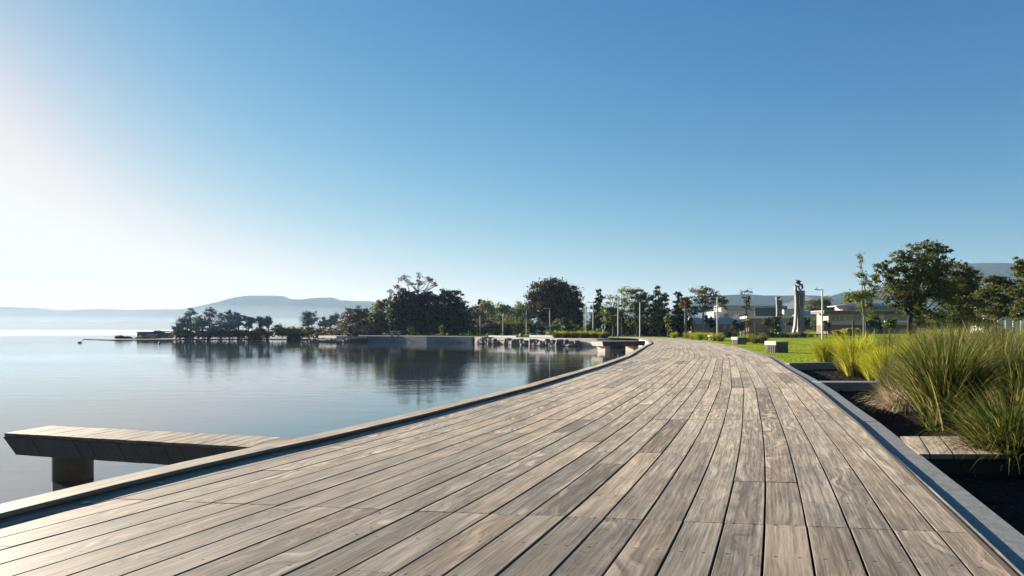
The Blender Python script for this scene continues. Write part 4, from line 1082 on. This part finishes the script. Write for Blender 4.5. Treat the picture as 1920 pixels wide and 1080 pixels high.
# ------------------------------------------------------------ sculptures
def bird(mb, c, s, yaw, m=0):
    M = Matrix.Rotation(yaw, 3, 'Z'); c = Vector(c)
    T = lambda x, y, z: c + M @ Vector((x*s, y*s, z*s))
    mb.tube([T(-.75,0,-.1), T(-.4,0,0), T(0,0,.08), T(.35,0,.2), T(.55,0,.42), T(.62,0,.55)], [.05*s,.2*s,.27*s,.2*s,.11*s,.12*s], 8, m)
    mb.tube([T(.62,0,.55), T(.85,0,.5), T(1.0,0,.42)], [.1*s,.05*s,.015*s], 6, m)
    for sg in (-1, 1):
        mb.add([T(.25,sg*.2,.15), T(-.3,sg*.25,.1), T(-.95,sg*.34,-.05), T(-.5,sg*.4,.3), T(.1,sg*.32,.3)], [(0,1,2,3,4)], m)
def sculpture(px, D, top_py, crown_px, wpx, lab, zb=-.05, rz=0, birds=2, base_py=None):
    k = D/F; H = zat(top_py, D)-zb; root = empty('sculpture', ((px-960)*k, D, zb), rz)
    tag(root, lab, 'sculpture', 'carved bird-topped columns')
    Hs = H - crown_px*k; W = wpx*k
    # main shaft: flared at foot, waisted, widening slightly to the head, hollow front channel
    prof = [(0, 1.1, .9), (.06, 1.02, .8), (.18, .92, .72), (.35, .82, .62), (.5, .76, .56), (.62, .72, .55), (.74, .76, .56), (.86, .86, .6), (.95, .94, .64), (1.0, .98, .66)]
    mb = MB(); vs = []; fs = []
    for (h, a, b_) in prof:
        hw = W*.5*a; hd = W*.5*b_; ox = W*.12*(1-h)
        ring = [(-hw*.55,-hd), (-hw*.1,-hd*.82), (hw*.45,-hd), (hw,-hd*.3), (hw,hd*.6), (hw*.4,hd), (-hw*.4,hd), (-hw*.75,hd*.4)]
        vs += [(x+ox+W*.08, y, h*Hs) for x, y in ring]
    n = 8
    for i in range(len(prof)-1):
        for q in range(n): fs.append((i*n+q, i*n+(q+1) % n, (i+1)*n+(q+1) % n, (i+1)*n+q))
    fs += [tuple(reversed(range(n))), tuple(range((len(prof)-1)*n, len(prof)*n))]
    mb.add(vs, fs); mb.build('shaft', M_scul, root)
    fb = MB(); fz = [0, .1, .25, .5, .75, .9, 1.0, 1.1]; fx = [-.70, -.57, -.44, -.36, -.35, -.37, -.41, -.44]; fw = [.26, .2, .16, .13, .13, .15, .17, .12]
    vs = []
    for z_, x_, w_ in zip(fz, fx, fw):
        x_ *= W; w_ *= W
        vs += [(x_-w_*.6,-W*.25,z_*Hs),(x_+w_*.6,-W*.3,z_*Hs),(x_+w_*.6,W*.2,z_*Hs),(x_-w_*.6,W*.2,z_*Hs)]
    fs = []
    for i in range(len(fz)-1):
        for q in range(4): fs.append((4*i+q, 4*i+(q+1) % 4, 4*i+4+(q+1) % 4, 4*i+4+q))
    fs += [(3,2,1,0), (4*len(fz)-4, 4*len(fz)-3, 4*len(fz)-2, 4*len(fz)-1)]
    fb.add(vs, fs); fb.build('side_fin', M_sculb, root)
    rb_ = MB()
    for i in range(9):
        zz = Hs*(.66+.032*i); rb_.box((-W*.2, -W*.5, zz), (W*.42, -W*.25, zz+Hs*.012))
    rb_.build('carved_bands', M_sculb, root)
    if birds == 2:
        b1 = MB(); bird(b1, (W*.02, 0, Hs+crown_px*k*.30), W*.30, R(50)); b1.build('bird_figure', M_dark, root)
        b2 = MB(); bird(b2, (-W*.1, 0, Hs+crown_px*k*.66), W*.34, R(170)); b2.build('bird_figure', M_dark, root)
        c = MB(); c.tube([(W*.1,0,Hs-.05),(W*.34,0,Hs+crown_px*k*.2),(W*.28,0,Hs+crown_px*k*.42),(W*.0,0,Hs+crown_px*k*.5),(-W*.3,0,Hs+crown_px*k*.6),(-W*.12,0,Hs+crown_px*k*.72),(W*.1,0,Hs+crown_px*k*.6)], W*.12, 8)
        c.tube([(-W*.45,0,Hs-.05),(-W*.42,0,Hs+crown_px*k*.4),(-W*.1,0,Hs+crown_px*k*.3),(W*.1,0,Hs)], W*.09, 8); c.build('knot', M_dark, root)
    else:
        b1 = MB(); bird(b1, (0, 0, Hs+crown_px*k*.35), W*.48, R(25)); b1.build('bird_figure', M_dark, root)
    bs = MB(); bs.tube([(0,0,-.1),(0,0,.12)], [W*1.2, W*1.1], 14); bs.build('base', M_conc, root)
sculpture(1498.5, 92, 519, 26, 18, 'taller bird-topped grey column sculpture standing on the far side of the lawn')
sculpture(1460.5, 112, 551, 12, 11, 'smaller bird-topped column sculpture left of the taller one', birds=1)
for i, (px, lab) in enumerate([(1487,'pale boulder at the left foot of the taller sculpture'), (1508,'pale boulder at the right foot of the taller sculpture'), (1518,'flat pale boulder right of the taller sculpture')]):
    mb = MB(); mb.ball((0,0,.1), (.55,.4,.3), 9, 6, jit=.15, rng=random.Random(i+5)); o = mb.build('boulder', M_wall, loc=Pz(px, 89)+(-.03,)); tag(o, lab, 'rock')

# ------------------------------------------------------------ small park furniture
def post(px, D, top, lab, r=.05, m=M_barkb, cat='stake', group=None, name='tree_stake'):
    mb = MB(); mb.box((-r,-r,-.2),(r,r,zat(top, D)+.02)); o = mb.build(name, m, loc=Pz(px, D)+(-.02,)); tag(o, lab, cat, group)
post(1401.5, 70, 596, 'black timber stake left of the sparse young tree')
post(1416.5, 70, 604, 'black timber stake right of the sparse young tree')
post(1600, 45, 601, 'dark leaning-braced stake below the house windows')
post(1624, 42, 600, 'dark stake beside the slender sapling trunk')
mb = MB(); k_ = 45/F; mb.tube([(0,0,.85),(1.0*.9,0,.25)], .045, 6); o = mb.build('brace', M_barkb, loc=Pz(1601, 45.1)+(-.02,)); tag(o, 'dark diagonal brace running down from the stake below the house windows', 'stake')
# sign board near the second seat
sg = empty('sign_board', Pz(1391.5, 66)+(-.02,)); tag(sg, 'small blank white sign board on two thin posts behind the middle block seat', 'sign')
mb = MB(); z0, z1 = zat(626, 66), zat(620.5, 66); mb.box((-.2,-.02,z0),(.2,.02,z1)); mb.build('board', M_white, sg)
for dx in (-.17, .13):
    mb = MB(); mb.box((dx,.021,-.1),(dx+.04,.06,z1-.02)); mb.build('leg', M_benchtop, sg)
# life ring station
lr = empty('life_ring_station', Pz(1131.5, 79)+(-.02,)); tag(lr, 'white life ring mounted on a white post at the far bend', 'life ring')
mb = MB(); mb.box((-.09,-.06,-.1),(.09,.06,zat(617.5, 79))); mb.build('post', M_white, lr)
mb = MB(); zc = zat(613, 79); mb.tube([(math.cos(t_)*.2, -.08, zc+math.sin(t_)*.27) for t_ in [i*math.pi/8 for i in range(17)]], .055, 8, cap=False); mb.build('ring', M_white, lr)
# pale picnic table beside the dark trees
pt = empty('picnic_table', Pz(741, 99.5)+(-.02,)); tag(pt, 'pale low picnic table on the grass above the grey wall', 'table')
mb = MB(); mb.box((-.75,-.4,.68),(.75,.4,.74)); mb.build('table_top', M_white, pt)
for y in (-.75, .5):
    mb = MB(); mb.box((-.8,y,.4),(.8,y+.25,.45)); mb.build('bench_seat', M_white, pt)
for x in (-.5, .45):
    mb = MB(); mb.box((x,-.65,0),(x+.06,.65,.399)); mb.box((x,-.2,.46),(x+.06,.2,.679)); mb.build('leg', M_barkg, pt)

# ------------------------------------------------------------ ducks
def duck(px, py, lab, s=.35, yaw=0.0):
    p = P(px, py, WZ); mb = MB(); M = Matrix.Rotation(yaw, 3, 'Z')
    T = lambda x, y, z: M @ Vector((x*s, y*s, z*s))
    mb.tube([T(-.7,0,.22), T(-.45,0,.14), T(0,0,.1), T(.35,0,.14), T(.5,0,.35), T(.52,0,.55), T(.66,0,.6)], [.03*s,.18*s,.28*s,.2*s,.1*s,.11*s,.07*s], 8)
    mb.tube([T(.66,0,.6), T(.85,0,.56)], [.06*s,.03*s], 6)
    o = mb.build('duck', M_dark, smooth=True, loc=(p.x, p.y, WZ)); tag(o, lab, 'duck', 'ducks on the lake')
duck(150, 643, 'lone dark duck far out on the lake at the left', .5)
duck(299, 644.5, 'dark duck on the lake below the boathouse, the nearer one', .6, 2)
duck(275, 641.5, 'dark duck on the lake below the left end of the boathouse', .5)
duck(370, 640.5, 'left one of two ducks side by side below the spit trees', .5, 1)
duck(375, 640.5, 'right one of two ducks side by side below the spit trees', .5, 1)

# ------------------------------------------------------------ buildings
M_cladw = simple('white_cladding', (.50,.47,.42), (.40,.375,.34), scale=1.2, rough=.7)
M_cladc = simple('cream_cladding', (.56,.46,.35), (.46,.38,.29), scale=1.2, rough=.75)
M_roofw = simple('pale_roof', (.34,.31,.28), (.26,.24,.22), scale=.7, rough=.6)
M_roofd = simple('dark_roof', (.055,.06,.07), (.035,.04,.045), scale=1, rough=.55)
M_roofb = simple('brown_roof', (.13,.10,.08), (.08,.06,.05), scale=1.5, rough=.7)
M_rooft = simple('teal_roof', (.22,.34,.36), (.17,.27,.29), scale=1, rough=.5)
M_navy = simple('dark_blue_cladding', (.035,.055,.085), (.022,.036,.06), scale=1, rough=.5)
M_louv = simple('louvre_band', (.46,.42,.36), (.24,.21,.18), scale=.8, rough=.7, stretch=(.3,.3,9))
M_brick = simple('brown_brick', (.20,.13,.095), (.12,.08,.06), scale=5, rough=.85)
def bbox(mb, px0, px1, py0, py1, D, depth, m=0, zfoot=None):
    x0, x1 = (px0-960)/F*D, (px1-960)/F*D; z1 = zat(py0, D); z0 = zat(py1, D) if zfoot is None else zfoot
    mb.box((x0, D, z0), (x1, D+depth, z1), m)
def part(root, name, m, *boxes):
    mb = MB()
    for b_ in boxes:
        b_ = list(b_)
        if b_[5] > 1: b_[5] = b_[5]*.35
        bbox(mb, *b_)
    o = mb.build(name, m, root)
    # parent is at its own base: keep world placement
    o.location = -root.location
    return o
# boathouse on the spit
r_ = empty('boathouse', Pz(288, 126)+(-.74,)); tag(r_, 'long low blue-grey boathouse with a pale window strip on the spit', 'boathouse')
part(r_, 'wall', simple('boathouse_wall', (.10,.12,.14), (.07,.085,.10)), (257,320,623.5,634,126,4))
part(r_, 'roof', M_roofd, (255.5,290,621.8,623.4,125.8,4.5), (290,322,620.6,622.4,125.8,4.5))
part(r_, 'window', M_white, (276,295,627,628.6,125.93,.05))
# dark-roofed house
def hip(root, name, px0, px1, ptop, peave, D, depth, m, inset=.3):
    depth = depth*.38
    x0, x1 = (px0-960)/F*D, (px1-960)/F*D; zt = zat(ptop, D); ze = zat(peave, D); w_ = x1-x0
    v = [(x0,D,ze),(x1,D,ze),(x1,D+depth,ze),(x0,D+depth,ze),(x0+w_*inset,D+depth*.5,zt),(x1-w_*inset,D+depth*.5,zt)]
    o = mesh_obj(name, v, [(0,1,5,4),(1,2,5),(2,3,4,5),(3,0,4),(3,2,1,0)], m, root); o.location = -root.location; return o
r_ = empty('house', Pz(1017, 130)+(-.02,)); tag(r_, 'white house with a dark hipped roof glimpsed under the copper-leaved tree', 'house')
part(r_, 'wall', M_cladw, (1001,1037,611,622,130,6)); hip(r_, 'roof', 997, 1041, 599, 611, 129.6, 7, M_roofd)
part(r_, 'window', M_glass, (1007,1012,613,617,129.93,.05)); part(r_, 'window', M_glass, (1026,1031,613,617,129.93,.05))
r_ = empty('house', Pz(967, 135)+(-.02,)); tag(r_, 'small low house with a bluish roof left of the dark-roofed one', 'house')
part(r_, 'wall', M_cladw, (960,974,613,622,135,5)); hip(r_, 'roof', 958, 976, 608, 613, 134.8, 5.6, M_roofd)
# warehouse complex
r_ = empty('building', Pz(1350, 118)+(-.02,)); tag(r_, 'long low building with a broad pale roof and brown walls behind the autumn tree', 'building')
part(r_, 'wall', M_brick, (1296,1394,608,624,118,12)); hip(r_, 'roof', 1290, 1400, 595, 608, 117.5, 13, M_roofw, .08)
for i in range(6): part(r_, 'window', M_glass, (1316+i*13,1323+i*13,610,618,117.93,.05))
r_ = empty('building', Pz(1378, 140)+(-.02,)); tag(r_, 'pale two-storey building with a louvred upper band left of the navy block', 'building')
part(r_, 'wall', M_cladw, (1338,1415,584,624,140,14)); part(r_, 'upper_band', M_louv, (1352,1415.5,572.5,583.6,139.8,14.5)); part(r_, 'fascia', M_white, (1352,1416,583.7,585.2,139.5,.2))
part(r_, 'window', M_glass, (1358,1366,588,596,139.93,.05)); part(r_, 'window', M_glass, (1372,1384,588,596,139.93,.05))
r_ = empty('warehouse', Pz(1445, 150)+(-.02,)); tag(r_, 'plain navy blue warehouse block left of the smaller sculpture', 'warehouse')
part(r_, 'wall', M_navy, (1415.6,1476,577,624,150,14)); part(r_, 'roof', M_rooft, (1415.3,1476.4,573,576.9,149.8,14.5))
r_ = empty('building', Pz(1440, 128)+(-.02,)); tag(r_, 'low building with a long white roof edge in front of the navy block', 'building')
part(r_, 'wall', M_brick, (1404,1478,597,624,128,10)); part(r_, 'roof', M_white, (1400,1484,592.5,596.9,127.6,10.6)); part(r_, 'window', M_glass, (1410,1425,599,606,127.93,.05))
r_ = empty('building', Pz(1490, 134)+(-.02,)); tag(r_, 'plain white block between the two sculptures', 'building')
part(r_, 'wall', M_cladw, (1470,1505,581,624,134,10)); part(r_, 'door', M_navy, (1464+8,1484,601,622,133.93,.05)); part(r_, 'roof', M_roofw, (1469,1506,579.6,580.9,133.8,10.4))
r_ = empty('shed', Pz(1525, 120)+(-.02,)); tag(r_, 'white shed with a sloping teal roof right of the taller sculpture', 'shed')
part(r_, 'wall', M_cladw, (1502,1544,592,622,120,8)); hip(r_, 'roof', 1499, 1549, 583.5, 592, 119.6, 9, M_rooft, .12)
# picket fence before the white block
fr = empty('picket_fence', Pz(1485, 118)+(-.02,)); tag(fr, 'spiky metal railing along the front of the white block', 'fence')
mb = MB()
for i in range(24):
    x = (i-12)*.28; mb.box((x,-.02,0),(x+.05,.02,zat(592.5, 118)))
mb.build('railing_bars', M_navy, fr)
mb = MB(); z_ = zat(596, 118); mb.box((-3.5,-.04,z_),(3.5,-.021,z_+.08)); mb.box((-3.5,-.04,.5),(3.5,-.021,.58)); mb.build('rail', M_navy, fr)
# cream house at right
r_ = empty('house', Pz(1630, 84)+(-.02,)); tag(r_, 'cream single-storey house with layered flat roofs and dark windows on the right', 'house')
part(r_, 'wall', M_cladc, (1553,1720,588,609,84,9)); part(r_, 'base_wall', M_brick, (1552.5,1720.5,609.1,626,83.9,9.1))
part(r_, 'wall', M_cladc, (1648,1659,584,618,83.6,.39)); part(r_, 'clerestory', M_cladw, (1580,1690,575,581.5,86,6))
part(r_, 'roof', M_roofb, (1545,1724,583.4,587.9,83.0,10.6))
for bx in ((1545,1724,581.8,583.3,82.9,10.7), (1568,1700,573.0,574.9,85.2,7.2)): part(r_, 'roof_edge', M_roofw, bx)
hip(r_, 'roof', 1571, 1692, 567.5, 573, 85.4, 7, M_roofw, .3)
for (a_, c_, y0, y1_) in ((1557,1583,591,603), (1587,1594,591,601), (1600,1614,591,602), (1622,1640,591,604), (1662,1674,588,604), (1686,1700,590,604)):
    f_ = part(r_, 'window', M_glass, (a_, c_, y0, y1_, 83.93, .05))
    fr_ = MB(); n_ = max(2, int((c_-a_)/7)+1)
    for i in range(n_):
        x = a_+(c_-a_-.8)*i/(n_-1); bbox(fr_, x, x+.8, y0, y1_, 83.88, .045)
    bbox(fr_, a_, c_, y0-.7, y0-.02, 83.88, .045); bbox(fr_, a_, c_, y1_+.02, y1_+.7, 83.88, .045)
    fo = fr_.build('frame', M_white, f_)
# white beam rail and low wall near trunk
o = wall_line('rail_barrier', [Pz(1659,78), Pz(1702,78)], .12, zat(603.8,78), zat(601.6,78), M_white, 'long white horizontal rail in front of the cream house', 'rail')
# white house far right
r_ = empty('house', Pz(1880, 95)+(-.02,)); tag(r_, 'white house with a red-brown roof edge half hidden by the right-hand trees', 'house')
part(r_, 'wall', M_cladw, (1845,1912,577,624,95,8)); part(r_, 'roof', M_roofb, (1838,1918,571.5,576.9,94.4,9.2)); 
for a_ in (1852, 1866, 1894): part(r_, 'window', M_glass, (a_, a_+8, 583, 597, 94.93, .05))
fw = empty('white_fence', Pz(1870, 66)+(-.02,)); tag(fw, 'white post and rail fence under the right-hand trees', 'fence')
for i in range(9):
    mb = MB(); mb.box((-3.0+i*.75,-.025,0),(-2.95+i*.75,.025,zat(601, 66)+.02)); mb.build('post', M_pole, fw)
for py in (604.5, 610, 615):
    mb = MB(); mb.box((-3.2,-.06,zat(py,66)),(3.1,-.041,zat(py,66)+.05)); mb.build('rail', M_pole, fw)

# ------------------------------------------------------------ hills
def hills(name, prof, D, depth, m, seed, base_py=618):
    pts = []; n = 260
    x0, x1 = prof[0][0], prof[-1][0]; vs = []; fs = []
    rows = [(0, 0.0), (.12, .10), (.3, .30), (.5, .55), (.7, .78), (.87, .95), (1.0, 1.0), (1.3, .8), (1.8, .0)]
    for (f_, h_) in rows:
        for i in range(n+1):
            px = x0 + (x1-x0)*i/n
            for a_, b_ in zip(prof, prof[1:]):
                if a_[0] <= px <= b_[0]: break
            tt = (px-a_[0])/(b_[0]-a_[0]); tt = tt*tt*(3-2*tt) if True else tt
            py = a_[1] + (b_[1]-a_[1])*tt
            py += .5*mnoise.noise(Vector((px*.05, seed, 0))) + .35*mnoise.noise(Vector((px*.3, seed, 3)))
            H = zat(py, D) - WZ
            d_ = D - depth*(1-f_)
            X = (px-960)/F*D
            bump_ = 1 + .06*mnoise.noise(Vector((X*.004, d_*.005, seed)))*(1 if 0 < f_ < 1 else 0)
            vs.append((X, d_ + 8*mnoise.noise(Vector((X*.01, f_*3, seed)))*(0 if f_ == 1 else 1), WZ - .5 + (H+.5)*h_*bump_))
    for r__ in range(len(rows)-1):
        for i in range(n):
            a_ = r__*(n+1)+i; fs.append((a_, a_+1, a_+n+2, a_+n+1))
    o = mesh_obj(name, vs, fs, m, smooth=True); tag(o, kind='structure'); return o
M_hill = simple('forested_hill', (.022,.030,.026), (.011,.017,.015), scale=.02, rough=.95, detail=8, bump=1.0, spec=0)
for n_ in M_hill.node_tree.nodes:
    if n_.type == 'BUMP': n_.inputs['Distance'].default_value = 30
hills('far_hills', [(-900,560),(-500,566),(-200,570),(0,575),(60,577),(110,581),(160,582),(185,579),(230,580),(245,583),(290,581),(400,580),(418,576),(440,566),(470,557),(490,555),(528,554.5),(548,561),(580,561.5),(605,558),(624,557.5),(638,563),(690,565),(760,570),(850,577),(960,583),(1150,586),(1400,584)], 2640, 950, M_hill, 1.0)
hills('near_hills', [(1240,600),(1290,568),(1345,554),(1385,552.5),(1410,555),(1445,555.5),(1490,554.5),(1530,557),(1552,556),(1590,547),(1635,543),(1700,525),(1770,502),(1810,494),(1840,493),(1880,497.5),(1925,501),(2050,505),(2300,520)], 1680, 650, M_hill, 5.0)

hills('far_shore', [(-700,606),(-300,604),(0,603),(40,601),(80,604),(130,602),(190,605),(250,601),(300,604),(360,603),(420,605),(480,602),(560,605),(640,604),(760,606)], 1300, 120, M_hill, 9.0)

# ------------------------------------------------------------ air
def vol(name, m):
    me = bpy.data.materials.new(m); me.use_nodes = True; t = me.node_tree
    t.nodes.clear(); o = t.nodes.new('ShaderNodeOutputMaterial'); v = t.nodes.new('ShaderNodeVolumePrincipled')
    t.links.new(v.outputs[0], o.inputs['Volume']); return me, v
M_haze, v = vol('haze', 'haze_air'); v.inputs['Density'].default_value = .00016; v.inputs['Color'].default_value = (.50,.74,1,1); v.inputs['Anisotropy'].default_value = .14
mb = MB(); mb.box((-4200,-320,-3.2),(3600,3900,185)); hz = mb.build('haze', M_haze); tag(hz, 'thin pale morning haze filling the air', 'haze', kind='stuff')
M_mist, v = vol('mist', 'lake_mist'); v.inputs['Density'].default_value = .0090; v.inputs['Color'].default_value = (.74,.80,.86,1); v.inputs['Anisotropy'].default_value = .15
mb = MB(); mb.ball((-330, 560, WZ), (330, 440, 1.05), 56, 12); mi = mb.build('lake_mist', M_mist, smooth=True); tag(mi, 'low white mist bank lying on the lake beyond the spit', 'mist', kind='stuff')
for i_, (cx_, cy_, rx_, ry_, h_, d_) in enumerate([(-620, 800, 900, 560, 14, .0004), (-640, 900, 950, 600, 30, .00028), (-700, 1000, 1000, 640, 62, .00009)]):
    M_m2, v = vol('mist_up', 'upper_mist_%d' % i_); v.inputs['Density'].default_value = d_; v.inputs['Color'].default_value = (.66,.76,.86,1); v.inputs['Anisotropy'].default_value = .15
    mb = MB(); mb.ball((cx_, cy_, WZ+.6), (rx_, ry_, h_), 48, 24); mi = mb.build('lake_mist', M_m2, smooth=True)
    tag(mi, ('shallow layer of pale mist along the far shore', 'soft lower layer of white mist fading up the foot of the far hills', 'thin upper layer of mist veiling the far hills')[i_], 'mist', kind='stuff')
M_steam, v = vol('steam', 'steam_cloud'); v.inputs['Density'].default_value = .07; v.inputs['Color'].default_value = (.98,.98,1,1); v.inputs['Anisotropy'].default_value = .3
def steam(nm, balls, lab):
    for i, (px, py, rx, ry, D) in enumerate(balls):
        k_ = D/F; mb = MB(); mb.ball((0,0,0), (rx*k_, rx*k_*.7, ry*k_), 14, 9, jit=.12, rng=random.Random(i+3))
        o = mb.build('steam_puff', M_steam, smooth=True, loc=((px-960)*k_, D, zat(py, D))); tag(o, lab, 'steam', nm, 'stuff')
steam('steam rising by the long roof', [(1328,592,22,9,112), (1350,582,14,8,112), (1385,594,14,7,112)], 'white steam drifting over the long pale roof')
steam('steam plume behind the sculptures', [(1478,574,16,7,175), (1492,568,12,6,175), (1512,560,9,5,175), (1460,582,20,6,175)], 'pale steam plume rising behind the sculptures')
